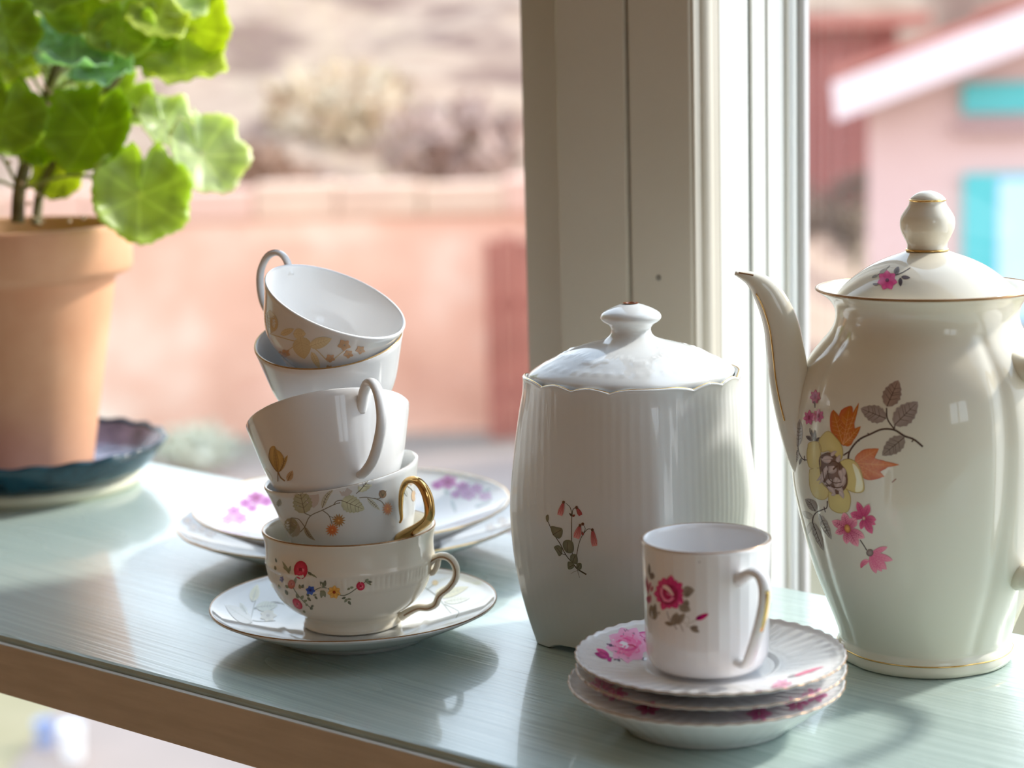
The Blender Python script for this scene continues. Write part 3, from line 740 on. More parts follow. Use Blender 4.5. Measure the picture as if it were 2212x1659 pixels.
# ---- two dessert plates behind the stack
PL = on_z(763, 1187)
Rl = 375 * mm((PL.x, PL.y, BZ + .02), 1); Rt = 340 * mm((PL.x, PL.y, BZ + .031), 1)
M_PLATE = porcelain('plate_porcelain', (0.86, 0.855, 0.85))
def plate(label, R, foot, H, M, well):
    rt = thing('dessert_plate', label, 'plate', M, 'dessert plates stacked behind the cups')
    md = lambda th, r, z, i: (r * (1 + .002 * max(0, (r / R - .8) / .2) * math.cos(24 * th)), z)
    me = fix_normals(mesh(*lathe(saucer_profile(R, foot, H, well, flat=.6), 144, md))); obj('plate_body', me, M_PLATE, rt)
    pts = [(R * (1 + .002 * math.cos(24 * 2 * PI * k / 192)) * dirn(2 * PI * k / 192)[0], R * (1 + .002 * math.cos(24 * 2 * PI * k / 192)) * dirn(2 * PI * k / 192)[1], H + .0009) for k in range(192)]
    obj('gold_rim', mesh(*ring_tube(pts, .00045, 6)), M_GOLD, rt)
    return rt, me
Ml = T(PL); plow, mel = plate('larger white plate with gold edge, lower of the two plates behind the teacups', Rl, .060, .0195, Ml, .0062)
Mt = T((PL.x + .0005, PL.y + .0012, BZ + .0068)) @ Matrix.Rotation(rad(1.0), 4, 'X'); ptop, met = plate('white plate with magenta rose wreath, upper of the two plates behind the teacups', Rt, .052, .0215, Mt, .0062)
pr = Print([met], Mt)
P1, P2, P3 = srgb(150, 58, 132), srgb(176, 120, 168), srgb(136, 26, 100)
def rose2(x, y, R, sq=1.5, dk=P1, md=P2):
    pr.flower((x, y), R, 6, dk, md, 2, sq, .4, None, dk, .35); 
for x, y, R in [(553, 1076, 15), (530, 1087, 11), (575, 1083, 12), (505, 1105, 13), (492, 1122, 12), (518, 1120, 14), (968, 1042, 15), (1000, 1052, 12), (1012, 1068, 13), (1030, 1056, 11), (945, 1048, 10), (1048, 1072, 11), (985, 1068, 9), (545, 1098, 9)]:
    rose2(x, y, R, 1.5, P3 if R == 15 else P1)
for a, b in [((480, 1096), (448, 1090)), ((476, 1112), (440, 1108)), ((930, 1012), (985, 1010)), ((912, 1012), (940, 1009)), ((560, 1110), (545, 1122)), ((1060, 1080), (1035, 1092)), ((1025, 1095), (1050, 1085)), ((975, 1080), (985, 1108)), ((1040, 1062), (1060, 1056)), ((960, 1058), (970, 1068))]:
    pr.leaf(a, b, 4, srgb(150, 160, 158), 2)
pr.build(ptop, 'rose_print')
pr = Print([mel], Ml)
for x, y in [(405, 1125), (418, 1138), (438, 1142), (455, 1152), (1085, 1125), (1060, 1140)]:
    pr.flower((x, y), 9, 5, srgb(200, 160, 110), srgb(170, 160, 170), 2, 1.5)
pr.build(plow, 'flower_print')

# ---- square fluted jar with lid
JC = on_z(1374, 1376)
YAW_J = rad(7.5)
def sq(th, n):
    a = th - YAW_J; c, s = abs(math.cos(a)), abs(math.sin(a))
    return 1.0 / (c ** n + s ** n) ** (1 / n)          # 1 at the corners (toward the room, sides, back)
body = px_prof(JC, [(1378, 217), (1364, 220), (1340, 228), (1300, 240), (1260, 250), (1190, 263), (1110, 270), (1050, 269.5), (950, 258), (880, 247), (840, 239), (815, 237), (806, 238)])
body = [(r, max(z, 0)) for r, z in body]; HJ = body[-1][1]
sm = [(a[0], a[1]) for a in spline(body, 5)]
outer = [(0, .005), (sm[0][0] - .006, .005), (sm[0][0] - .0035, .0006), (sm[0][0] - .0015, 0)] + [(r, z + (.0008 if i == 0 else 0)) for i, (r, z) in enumerate(sm)]
no = len(outer)
cusp = [YAW_J + rad(d) for b in (0, 90, 180, 270) for d in (b - 22.5, b + 22.5, b + 45)]
def cuspf(th):
    d = min(abs((th - c + PI) % (2 * PI) - PI) for c in cusp)
    return max(0, 1 - d / rad(15)) ** 2.2
def modj(th, r, z, i):
    f = min(max(z / HJ, 0), 1)
    n = 1.28 + .52 * f ** 4
    rr = r * sq(th, n)
    if r > .03 and 3 < i < no + 40:
        w = min(1, max(0, (z - .004) / .02)) * min(1, max(0, (HJ - z) / .008)); rr += .00005 * w * math.cos(76 * th)
    zz = z
    if f > .93: zz = z - .0021 * cuspf(th) * (f - .93) / .07
    if z < .012:                                                     # arched cut-outs leave a foot under every corner
        a = (th - YAW_J) % (PI / 2); g = max(0, 1 - (abs(a - PI / 4) / rad(33)) ** 6); zz = z + .0032 * g * (1 - z / .012) * (1 if i > 1 else 0)
    return rr, zz
MJ = T(JC)
jar = thing('lidded_jar', 'square fluted white porcelain jar with lid and a twinflower sprig', 'jar', MJ)
V, F = lathe(vessel(outer, .0032, .008), 456, modj)
mej = fix_normals(mesh(V, F)); obj('jar_body', mej, M_COOL, jar)
RJ = outer[-1][0]
pts = []
for k in range(360):
    th = 2 * PI * k / 360; r, z = modj(th, RJ - .0012, HJ, no - 1); s, c = dirn(th); pts.append((r * s, r * c, z + .0004))
obj('gold_rim', mesh(*ring_tube(pts, .0005, 6)), M_GOLD, jar)
lidp = px_prof(JC, [(816, 222), (806, 225), (799, 222), (788, 206), (774, 180), (758, 146), (745, 106), (737, 76), (729, 54), (720, 45), (709, 43), (700, 50), (693, 61), (685, 66), (676, 62), (668, 50), (661, 34), (657, 22), (655, 13)])
lsm = [(a[0], a[1]) for a in spline(lidp, 4)]
zt = lsm[-1][1]
lout = [(lsm[0][0] * .6, lsm[0][1] - .001), (lsm[0][0] * .96, lsm[0][1] - .0014)] + lsm + [(.0022, zt - .0003), (.0016, zt - .002), (0, zt - .004)]
R0 = lsm[0][0]
def modl(th, r, z, i):
    f = min(1, max(0, (r / R0 - .25) / .6)); n = 2.0 - .30 * f; rr = r * sq(th, n)
    dz = 0
    if .35 < r / R0 < .97 and i > 3:                                  # embossed lace of the lid
        g = r / R0; dz = .0005 * math.exp(-((g - (.66 + .05 * math.cos(8 * (th - YAW_J)) + .02 * math.cos(32 * th))) / .018) ** 2) + .00035 * math.exp(-((g - .86) / .02) ** 2) * (.5 + .5 * math.cos(40 * th))
    return rr, z + dz
lid = obj('lid', fix_normals(mesh(*lathe(lout, 240, modl))), M_COOL, jar)
me = mesh(*lathe([(.0040, zt + .00025), (.0030, zt + .0004), (.0021, zt + .0001), (.0018, zt - .0014), (0, zt - .0022)], 24)); obj('vent_hole', me, mat('brown_glaze', srgb(120, 62, 24), .3), lid)
pr = Print([mej], MJ)
q = lambda x, y: (1180 + x * 140 / 1161, 1060 + y * 200 / 1659)
SG, SD, SR, SP = srgb(98, 96, 72), srgb(74, 62, 46), srgb(140, 50, 50), srgb(206, 140, 138)
for pts_, w in [([(1160 - 440, 1500), (560, 1400), (470, 1290)], 1.6), ([(480, 1300), (470, 1150), (455, 900), (455, 600), (460, 460)], 1.0), ([(560, 1400), (545, 1200), (570, 1020), (610, 880), (660, 780)], .9), ([(480, 1300), (360, 1160), (250, 950), (170, 830), (90, 680), (20, 520)], 1.0),
                ([(460, 440), (430, 300), (350, 220)], .7), ([(465, 440), (480, 340), (540, 290)], .8), ([(660, 780), (740, 690), (820, 690)], .8), ([(660, 780), (700, 680), (660, 600)], .7), ([(350, 1150), (290, 1130), (220, 1080)], .8), ([(560, 1400), (575, 1480), (600, 1560)], .5), ([(560, 1430), (500, 1450), (440, 1490)], .4)]:
    pr.stem([q(*a) for a in pts_], w, SD, 1, .7)
for pts_ in [[(85, 640), (190, 650), (290, 680), (290, 790), (230, 860), (120, 790)], [(380, 880), (470, 910), (500, 1030), (470, 1110), (370, 1110), (300, 1000), (310, 910)], [(140, 1010), (220, 975), (290, 1040), (280, 1140), (230, 1170), (190, 1100)],
             [(440, 1150), (540, 1140), (570, 1250), (540, 1320), (440, 1260)], [(390, 1270), (480, 1290), (500, 1370), (430, 1410), (390, 1390)], [(560, 1300), (630, 1300), (635, 1390), (580, 1420), (540, 1370)], [(0, 450), (40, 430), (45, 520), (25, 560), (0, 520)]]:
    pr.blob([q(*a) for a in pts_], srgb(120, 116, 92), SG, 2); 
for a, b in [((120, 790), (270, 700)), ((380, 1100), (380, 920)), ((280, 1130), (190, 1020)), ((470, 1290), (520, 1160)), ((490, 1330), (410, 1370)), ((560, 1390), (600, 1320))]: pr.stem([q(*a), q(*b)], .6, SD, 3)
def bell(c, e, w, dk=SR, lt=SP):
    a, b = np.array(q(*c)), np.array(q(*e)); t = b - a; nn = np.array([-t[1], t[0]]) / np.linalg.norm(t)
    pr.strip([tuple(a + t * f) for f in (0, .15, .4, .7, 1)], [1.2, w * .5, w * .8, w, w * .8], dk, lt, 3)
    for s_ in (-.5, 0, .5): pr.stem([tuple(a + t * .1), tuple(a + t * .9 + nn * w * s_ * 1.4)], .5, srgb(170, 80, 84), 4)
    pr.ell(tuple(a), 3.2, 3.6, 0, SD, srgb(110, 60, 44), 5, 8)
bell((315, 205), (245, 440), 6.5); bell((548, 300), (620, 440), 5, srgb(120, 64, 46), srgb(160, 70, 70)); bell((830, 700), (870, 990), 7, srgb(130, 24, 34)); bell((610, 620), (540, 850), 8)
pr.ell(q(658, 595), 3.5, 3.5, 0, SD, srgb(110, 60, 44), 5, 8); pr.leaf(q(470, 460), q(415, 400), 2, SD, 2); pr.leaf(q(470, 460), q(520, 430), 2.5, srgb(120, 60, 48), 2); pr.leaf(q(665, 800), q(640, 730), 2.5, srgb(120, 50, 48), 2)
pr.build(jar)

# ---- three small fluted saucers, the upper two thin, and the coffee mug on top
ST = on_z(1526, 1560)
Rs = 292 * mm((ST.x, ST.y, BZ + .03), 1)
def flute_saucer(label, R, foot, H, well, base, off, yaw):
    M = T((ST.x + off[0], ST.y + off[1], BZ + base)) @ Matrix.Rotation(yaw, 4, 'Z')
    rt = thing('coffee_saucer', label, 'saucer', M, 'fluted saucers stacked under the mug')
    N = 46
    def md(th, r, z, i):
        g = max(0, min(1, (r / R - .5) / .5))
        return r * (1 + .0030 * g * math.cos(N * th)), z + .00024 * g * math.cos(N * th)
    o = [(0, base_under), (foot - .004, base_under), (foot - .003, .0003), (foot - .001, .0003), (foot, .0016)]
    n = 9
    for k in range(1, n + 1):
        f = k / n; o.append((foot + (R - foot) * f, .0022 + (H - .0022) * f ** (1.35 if H < .015 else 1.1)))
    o += [(R, H + .0005), (R - .0005, H + .0010), (R - .0012, H + .0008)]
    wi_ = .0285
    for k in range(n, 0, -1):
        f = k / n; o.append((wi_ + .003 + (R - .0015 - wi_ - .003) * f, well + .0009 + (H - well - .0008) * f ** 1.25))
    o += [(wi_ + .0030, well + .0010), (wi_ + .0012, well + .0012), (wi_, well + .0002), (wi_ - .001, well), (.020, well), (.0188, well + .0004), (.0176, well), (0, well)]
    me = fix_normals(mesh(*lathe(o, 352, md))); obj('saucer_body', me, M_MUG, rt)
    pts = []
    for k in range(352):
        th = 2 * PI * k / 352; r, z = md(th, R - .0002, H + .0006, 0); s, c = dirn(th); pts.append((r * s, r * c, z))
    obj('gold_rim', mesh(*ring_tube(pts, .00034, 6)), M_RIM, rt)
    return rt, me, M
base_under = .006
s3 = flute_saucer('deeper fluted saucer with gold edge, bottom of the three under the mug', Rs * 1.022, .0375, .0190, .0138, 0, (0, 0), .05)
base_under = .0028
s2 = flute_saucer('fluted saucer with gold edge, middle of the three under the mug', Rs * 1.0, .0285 - .0015, .0110, .0058, .0140, (.0022, .001), .1)
s1 = flute_saucer('fluted saucer with pink rose print, top of the three, carrying the mug', Rs * 1.0, .0285 - .0015, .0112, .0060, .0200, (.0020, .0005), 0)
s1rt, s1me, s1M = s1
pr = Print([s1me], s1M)
q = lambda x, y: (1260 + x * 160 / 2212, 1330 + y * 120 / 1659)
K1, K2, K3, KG = srgb(214, 84, 142), srgb(240, 170, 200), srgb(178, 30, 130), srgb(130, 124, 136)
def sl(a, b, w, c=KG): pr.leaf(q(*a), q(*b), w, c, 1, srgb(84, 78, 92), 0, None, 0, srgb(104, 98, 110))
sl((1380, 660), (1190, 380), 9); sl((1540, 650), (1440, 490), 6); sl((1130, 1000), (680, 840), 4, srgb(96, 70, 110)); sl((1320, 1190), (880, 1040), 5); sl((1300, 1180), (1420, 1370), 7); sl((1340, 1190), (1540, 1290), 6); sl((1000, 1270), (1110, 1380), 3); sl((1010, 1280), (900, 1330), 2.5); sl((1730, 1300), (1910, 1290), 4)
pr.flower(q(1340, 880), 38, 9, K1, K2, 2, 1.25, .2, K2, None, .2, .40)
pr.flower(q(1330, 900), 24, 7, srgb(226, 120, 165), srgb(222, 96, 150), 4, 1.3, .6, None, None)
pr.ell(q(1210, 890), 11, 9, .3, srgb(250, 232, 240), srgb(240, 190, 212), 6); pr.stem([q(1090, 980), q(1300, 1040), q(1500, 1010), q(1600, 930)], 2.6, srgb(206, 70, 132), 6); pr.stem([q(1040, 780), q(1230, 700), q(1420, 770)], 2.4, srgb(214, 84, 142), 6); pr.stem([q(1320, 880), q(1480, 900), q(1560, 960)], 1.4, srgb(190, 50, 100), 6)
pr.leaf(q(780, 1240), q(390, 990), 7, K3, 3, srgb(130, 10, 90), 0, K1); pr.leaf(q(760, 1260), q(330, 1120), 6.5, K3, 2, srgb(120, 8, 84), 0, srgb(150, 20, 110)); pr.leaf(q(740, 1250), q(830, 1380), 5, K3, 2); pr.stem([q(780, 1240), q(900, 1265), q(1080, 1250)], .8, srgb(90, 84, 100), 1)
pr.blob([q(1650, 510), q(1840, 480), q(1900, 560), q(1900, 720), q(1760, 640), q(1660, 580)], K2, K3, 2); pr.leaf(q(1830, 700), q(1740, 860), 3, srgb(150, 70, 110), 2); pr.leaf(q(1850, 720), q(1880, 850), 3, srgb(150, 70, 110), 2)
pr.leaf((1712, 1462), (1780, 1440), 3.5, srgb(190, 60, 110), 2); pr.leaf((1664, 1486), (1712, 1474), 4, srgb(170, 90, 120), 2); pr.leaf((1722, 1458), (1700, 1464), 3, srgb(120, 110, 120), 2); pr.leaf((1650, 1492), (1628, 1494), 3, srgb(140, 120, 130), 2); pr.flower((1690, 1478), 12, 6, srgb(200, 110, 150), srgb(214, 170, 190), 1, 1.8)
pr.build(s1rt, 'rose_print')
for (rt, me, M_) in (s3, s2):
    pr = Print([me], M_)
    for x, y in [(1300, 1478), (1330, 1500), (1400, 1530), (1720, 1520), (1760, 1502), (1640, 1542)]:
        pr.flower((x, y), 16, 6, srgb(180, 60, 120), srgb(206, 130, 168), 2, 1.8)
    pr.build(rt, 'rose_print')

CM = on_z(1528, 1444, BZ + .0200 + .0062)
raw = px_prof(CM, [(1437, 100), (1432, 113), (1422, 124), (1408, 130), (1392, 132.5), (1340, 134.5), (1260, 137), (1190, 139.5), (1164, 140.5)])
raw[0] = (raw[0][0], .0022); sm = [(a[0], a[1]) for a in spline(raw, 5)]
outer = foot_base(sm[0][0] - .004, .003, .002) + [(sm[0][0] - .0035, .0014)] + sm
no_m = len(outer)
def modm(th, r, z, i):
    if i < no_m and r > .02 and z > .004:
        w = min(1, (z - .004) / .01) * min(1, max(0, (outer[-1][1] - z) / .002)); return r - .00012 * w * abs(math.cos(18 * th)) ** .7, z
    return r, z
MM = T(CM)
mug = thing('coffee_cup', 'straight white fluted coffee cup with a magenta rose, on three saucers', 'cup', MM)
mem = fix_normals(mesh(*lathe(vessel(outer, .0022, .005), 288, modm))); cups_common(mug, mem, MM, M_MUG, outer[-1][0] - .0006, outer[-1][1] + .0004, True, .0004)
ph = rad(25); HM = outer[-1][1]; RM = outer[-1][0]
path = hspline([(RM - .002, HM - .0125), (RM + .004, HM - .0090), (RM + .0105, HM - .0060), (RM + .0168, HM - .0070), (RM + .0190, HM - .0130), (RM + .0172, HM - .0220), (RM + .0130, HM - .0320), (RM + .0080, HM - .0420), (RM + .0040, HM - .0475), (RM - .002, HM - .0480)], 5); n = len(path)
v, f = handle(path, ph, [.0020 + .0010 * max(0, 1 - 5 * i / n) for i in range(n)], [.0030] * n, 14)
hm = obj('handle', fix_normals(mesh(v, f)), M_MUG, mug)
v, f = sweep([Vector(((r + .0017) * dirn(ph)[0], (r + .0017) * dirn(ph)[1], z)) for r, z in path[19:30]], Vector((math.cos(ph), math.sin(ph), 0)), [.0005] * 11, [.0012] * 11, 8)
obj('gold_line', mesh(v, f), M_GOLD, hm)
pr = Print([mem], MM)
q = lambda x, y: (1380 + x * 180 / 1659, 1200 + y * 180 / 1659)
D1, D2, D3 = srgb(166, 10, 84), srgb(206, 60, 130), srgb(224, 120, 164); LGm, LDm = srgb(148, 138, 126), srgb(96, 84, 78)
def ml(a, b, w, c=LGm): pr.leaf(q(*a), q(*b), w, c, 1, LDm, 0, None, 0, srgb(116, 104, 94))
ml((860, 720), (1110, 690), 11); ml((880, 780), (1050, 760), 7); ml((800, 990), (1030, 1100), 10); ml((880, 930), (1010, 980), 8); ml((715, 1380), (760, 1130), 10); ml((730, 1370), (920, 1150), 8); ml((690, 1380), (510, 1330), 5); ml((1020, 1420), (1210, 1530), 6); ml((1040, 1430), (1190, 1425), 4); ml((330, 1280), (240, 980), 9, srgb(140, 128, 108)); ml((300, 1200), (330, 950), 5, srgb(140, 128, 108)); ml((260, 480), (270, 330), 6, srgb(140, 124, 112)); ml((215, 400), (205, 150), 3, srgb(124, 110, 98))
pr.stem([q(560, 1110), q(600, 1240), q(700, 1380), q(760, 1470)], .7, LDm, 1); pr.stem([q(800, 1340), q(850, 1420), q(885, 1510)], .6, LDm, 1); pr.stem([q(1150, 1275), q(1040, 1330), q(950, 1400), q(1020, 1420)], .5, srgb(150, 148, 136), 1); pr.stem([q(360, 1140), q(420, 1130), q(400, 1180)], .8, LDm, 1)
pr.outline([q(900, 1210), q(990, 1230), q(1000, 1320), q(920, 1350), q(880, 1280)], .4, srgb(150, 148, 136), 2)
fc = (600, 760)
for ang, L, w in [(-110, 340, 9), (-60, 310, 9), (-82, 370, 9.5), (-38, 340, 9), (-15, 300, 9), (8, 290, 9), (32, 340, 10), (60, 340, 10), (88, 300, 9), (112, 350, 9), (150, 280, 9), (180, 300, 10), (-150, 290, 10), (-128, 330, 8)]:
    a = rad(ang); e = (fc[0] + L * math.cos(a), fc[1] + L * math.sin(a)); b = (fc[0] + 60 * math.cos(a), fc[1] + 60 * math.sin(a)); pr.leaf(q(*b), q(*e), w, D1, 2 + .3 * (int(abs(ang)) % 3), D2, 0, D2, 0, D1, 1.1, .35)
pr.ell(q(600, 780), 20, 22, 0, D1, srgb(140, 6, 70), 5); pr.blob([q(490, 590), q(560, 590), q(640, 660), q(700, 770), q(680, 800), q(580, 700), q(490, 640)], srgb(226, 205, 200), srgb(222, 180, 186), 7)
pr.stem([q(470, 640), q(460, 760), q(520, 870), q(620, 900), q(700, 840)], 2.4, D3, 7); pr.stem([q(540, 700), q(560, 800), q(620, 850)], 2, D1, 8); pr.stem([q(500, 880), q(600, 900), q(690, 830)], 2.2, srgb(230, 130, 170), 8); pr.stem([q(560, 740), q(620, 780), q(680, 800)], 1.3, D3, 8)
pr.leaf(q(790, 930), q(860, 970), 3, D3, 5)
pr.leaf(q(1150, 1275), q(1390, 1160), 5.5, D2, 3, D1, 0, D1); pr.leaf(q(1140, 1280), q(1250, 1190), 4, srgb(130, 10, 90), 4)
for a, b, w, c in [((190, 760), (170, 480), 3, srgb(190, 110, 130)), ((200, 700), (240, 520), 3.5, srgb(196, 130, 146)), ((180, 800), (200, 960), 3.5, srgb(170, 60, 96)), ((230, 780), (230, 950), 3, srgb(200, 140, 150)), ((250, 720), (290, 600), 3, srgb(190, 130, 140)), ((160, 640), (150, 400), 2, srgb(150, 110, 110))]:
    pr.leaf(q(*a), q(*b), w, c, 2, srgb(140, 50, 80))
pr.ell((1511, 1214), 1.3, 1.6, 0, srgb(70, 50, 60), srgb(90, 70, 80), 3, 8)
pr.build(mug, 'rose_print')

# ---- tall coffee pot
TP = on_z(1996, 1413)
tz = lambda y: z_at(TP, y) - TP.z
raw = px_prof(TP, [(1366, 181), (1354, 184), (1320, 197), (1280, 214), (1220, 238), (1150, 259), (1060, 280), (1000, 287), (950, 290), (910, 290), (860, 285), (810, 272), (770, 250), (740, 227), (718, 209), (700, 199), (680, 195), (664, 197), (650, 204), (638, 216), (628, 230), (622, 236)])
ftp = px_prof(TP, [(1411, 181), (1402, 186), (1390, 186), (1380, 184), (1372, 180)])
outer = [(0, .006), (.034, .006), (.036, .0006), (.039, 0), (ftp[0][0], .0006)] + [(a[0], a[1]) for a in spline(ftp + raw, 4)][1:]
no_t = len(outer); HT = outer[-1][1]
CREASE = [rad(22 + 90 * k) for k in range(4)]
def modt(th, r, z, i):
    if i >= 4 and i < no_t:
        d = min(abs((th - c + PI) % (2 * PI) - PI) for c in CREASE)
        env = 1.0 if z < tz(720) else max(0, 1 - (z - tz(720)) / .008)
        k_ = 1.7 * math.exp(-(d / .07) ** 2) if z > tz(1366) else math.exp(-(d / .14) ** 2) * 1.2
        return r * (1 - .013 * env * k_ + .004 * env * math.cos(4 * (th - CREASE[0] - PI / 4))), z
    return r, z
MT = T(TP)
tea = thing('coffee_pot', 'tall cream coffee pot with domed lid, curved spout and rose and daisy print', 'coffee pot', MT)
prof = list(outer); Rk = outer[-1][0]
prof += [(Rk - .0006, HT + .0007), (Rk - .0016, HT + .0004), (outer[-4][0] - .003, outer[-4][1] + .001), (outer[-14][0] - .0035, outer[-14][1]), (outer[-20][0] - .0035, outer[-20][1] - .006), (0, outer[-20][1] - .008)]
met_ = fix_normals(mesh(*lathe(prof, 240, modt))); obj('pot_body', met_, M_POT, tea)
pts = [((Rk + .0001) * dirn(2 * PI * k / 128)[0], (Rk + .0001) * dirn(2 * PI * k / 128)[1], HT + .0003) for k in range(128)]
obj('gold_rim', mesh(*ring_tube(pts, .0007, 8)), M_RIM, tea)
zl = tz(1386); pts = []
for k in range(200):
    th = 2 * PI * k / 200; r, z = modt(th, ftp[3][0] + .0001, zl, 10); s, c = dirn(th); pts.append((r * s, r * c, zl))
obj('gold_foot_line', mesh(*ring_tube(pts, .0005, 6)), M_GOLD, tea)
lp = px_prof(TP, [(640, 196), (634, 194), (620, 182), (604, 165), (588, 145), (572, 120), (558, 90), (548, 62), (542, 46)])
lp = [(a[0], a[1]) for a in spline(lp, 4)]
kp = px_prof(TP, [(541, 44), (534, 42), (524, 43), (510, 50), (496, 56), (482, 58), (468, 56), (454, 48), (442, 40), (434, 38), (428, 36), (422, 30), (416, 20), (412, 8)])
kp = [(a[0], a[1]) for a in spline(kp, 4)]
V, F = lathe([(lp[0][0] * .9, lp[0][1] - .004), (lp[0][0] * .96, lp[0][1] - .002)] + lp + [(lp[-1][0] * .5, lp[-1][1] + .0005)], 96)
cx = mm(TP, 6)
mel_ = fix_normals(mesh(V, F)); tl = obj('lid', mel_, M_POT, tea)
mk = fix_normals(mesh(*lathe(kp + [(0, kp[-1][1])], 48, lambda th, r, z, i: (r * (1 + .02 * math.cos(4 * th)), z)))); kn = obj('lid_knob', mk, M_POT, tl)
for y, r in ((539, 44), (432, 37.4)):
    zz = tz(y); rr = mm((TP.x, TP.y, TP.z + zz), r)
    obj('gold_ring', mesh(*ring_tube([(rr * dirn(2 * PI * k / 48)[0], rr * dirn(2 * PI * k / 48)[1], zz) for k in range(48)], .0006, 6)), M_GOLD, tl)
# spout
sp_ = [(1800, 1030, 62), (1765, 985, 60), (1742, 935, 54), (1722, 880, 48), (1706, 820, 43), (1697, 760, 40), (1688, 705, 37), (1672, 660, 33), (1650, 624, 27), (1626, 604, 17), (1604, 595, 9), (1588, 590, 4)]
sps = spline(sp_, 5); P, wa_, wb_ = [], [], []
for x, y, w in sps:
    p_ = on_y(x, y, TP.y - .002) - Vector(TP); P.append(p_); ww = mm(TP, w); wa_.append(ww); wb_.append(ww * (.85 if x > 1650 else .85 + (1650 - x) / 80))
v, f = sweep(P, Vector((0, 1, 0)), wa_, wb_, 28)
spo = obj('spout', fix_normals(mesh(v, f)), M_POT, tea)
n = len(P); v, f = [], []
def side(i, ang, eps=1.006):
    t_ = (P[min(i + 1, n - 1)] - P[max(i - 1, 0)]).normalized(); b_ = Vector((0, 1, 0)); b_ = (b_ - t_ * b_.dot(t_)).normalized(); a_ = b_.cross(t_)
    return P[i] + (a_ * (wa_[i] * math.cos(ang)) + b_ * (wb_[i] * math.sin(ang))) * eps
best = max((0.0, PI), key=lambda a: -side(20, a).x)
sg_ = 1 if (side(20, best - .6).y < side(20, best + .6).y) else -1
v, f = sweep([side(i, best - sg_ * .75) for i in range(14, 42)], Vector((0, 1, 0)), [.0004] * 28, [.0004] * 28, 6)
obj('gold_line', mesh(v, f), M_GOLD, spo)
v, f = sweep([side(i, best + PI + sg_ * .95, 1.0) for i in range(46, 54)], Vector((0, 1, 0)), [.0004] * 8, [.0004] * 8, 6)
obj('gold_line', mesh(v, f), M_RIM, spo)
# handle
ph = rad(40); s_ = math.sin(ph)
hpx = [(2120, 762, 34), (2162, 776, 30), (2196, 764, 22), (2212, 732, 17), (2208, 696, 15), (2220, 662, 15), (2256, 650, 16), (2302, 690, 17), (2326, 780, 17), (2328, 890, 17), (2310, 1010, 17), (2272, 1120, 18), (2215, 1186, 21), (2150, 1204, 28)]
hs = spline(hpx, 4)
path = hp(TP, [(x, y) for x, y, w in hs], s_); wi = [mm(TP, w) for x, y, w in hs]
v, f = handle(path, ph, wi, [w * .85 for w in wi], 18); obj('handle', fix_normals(mesh(v, f)), M_POT, tea)

pr = Print([met_], MT)
q = lambda x, y: (1690 + x * 220 / 1659, 820 + y * 220 / 1659)      # crop one
q2 = lambda x, y: (1780 + x * 240 / 1659, 800 + y * 240 / 1659)     # crop two
q3 = lambda x, y: (1690 + x * 270 / 1317, 920 + y * 340 / 1659)     # crop three
W1, W2, OG, OR, YL, YD, IN = srgb(150, 134, 126), srgb(76, 60, 54), srgb(184, 108, 36), srgb(176, 84, 48), srgb(200, 184, 122), srgb(168, 146, 88), srgb(84, 58, 46)
MG, MP, MPk = srgb(168, 24, 84), srgb(206, 92, 128), srgb(224, 150, 164)
def tl_(f_, a, b, w, col=W1, teeth=6, bend=0.0, vein=W2): pr.leaf(f_(*a), f_(*b), w, col, 2, vein, teeth, None, bend, srgb(116, 100, 94), .8, .9)
tl_(q2, (940, 540), (1110, 150), 21, srgb(150, 124, 110)); tl_(q2, (930, 720), (550, 570), 20); tl_(q2, (1050, 820), (1400, 470), 23); tl_(q2, (1200, 1000), (870, 1270), 19, srgb(140, 128, 118))
tl_(q, (260, 1090), (290, 640), 8, srgb(160, 152, 148), 0); tl_(q, (190, 1000), (170, 760), 4, srgb(160, 152, 148), 0); tl_(q, (250, 1150), (180, 1400), 7, srgb(160, 152, 148), 0); tl_(q, (310, 1280), (280, 1390), 3, srgb(130, 118, 110), 0)
tl_(q, (500, 990), (385, 920), 4.5, srgb(104, 90, 80), 0); tl_(q, (530, 1000), (530, 820), 3.5, srgb(84, 70, 62), 0); tl_(q, (500, 980), (475, 810), 2.8, srgb(104, 90, 80), 0); tl_(q, (550, 1000), (615, 940), 3.5, srgb(94, 80, 70), 0)
tl_(q3, (350, 900), (240, 770), 10, srgb(150, 140, 130), 0, .1); tl_(q3, (390, 930), (520, 1195), 9, srgb(158, 148, 138), 4); tl_(q3, (320, 1010), (435, 1315), 9, srgb(160, 150, 140), 4); tl_(q3, (320, 975), (210, 900), 7, srgb(186, 180, 166), 0, 0, srgb(170, 162, 148)); tl_(q3, (310, 1010), (260, 1150), 6, srgb(186, 180, 166), 0, 0, srgb(170, 162, 148))
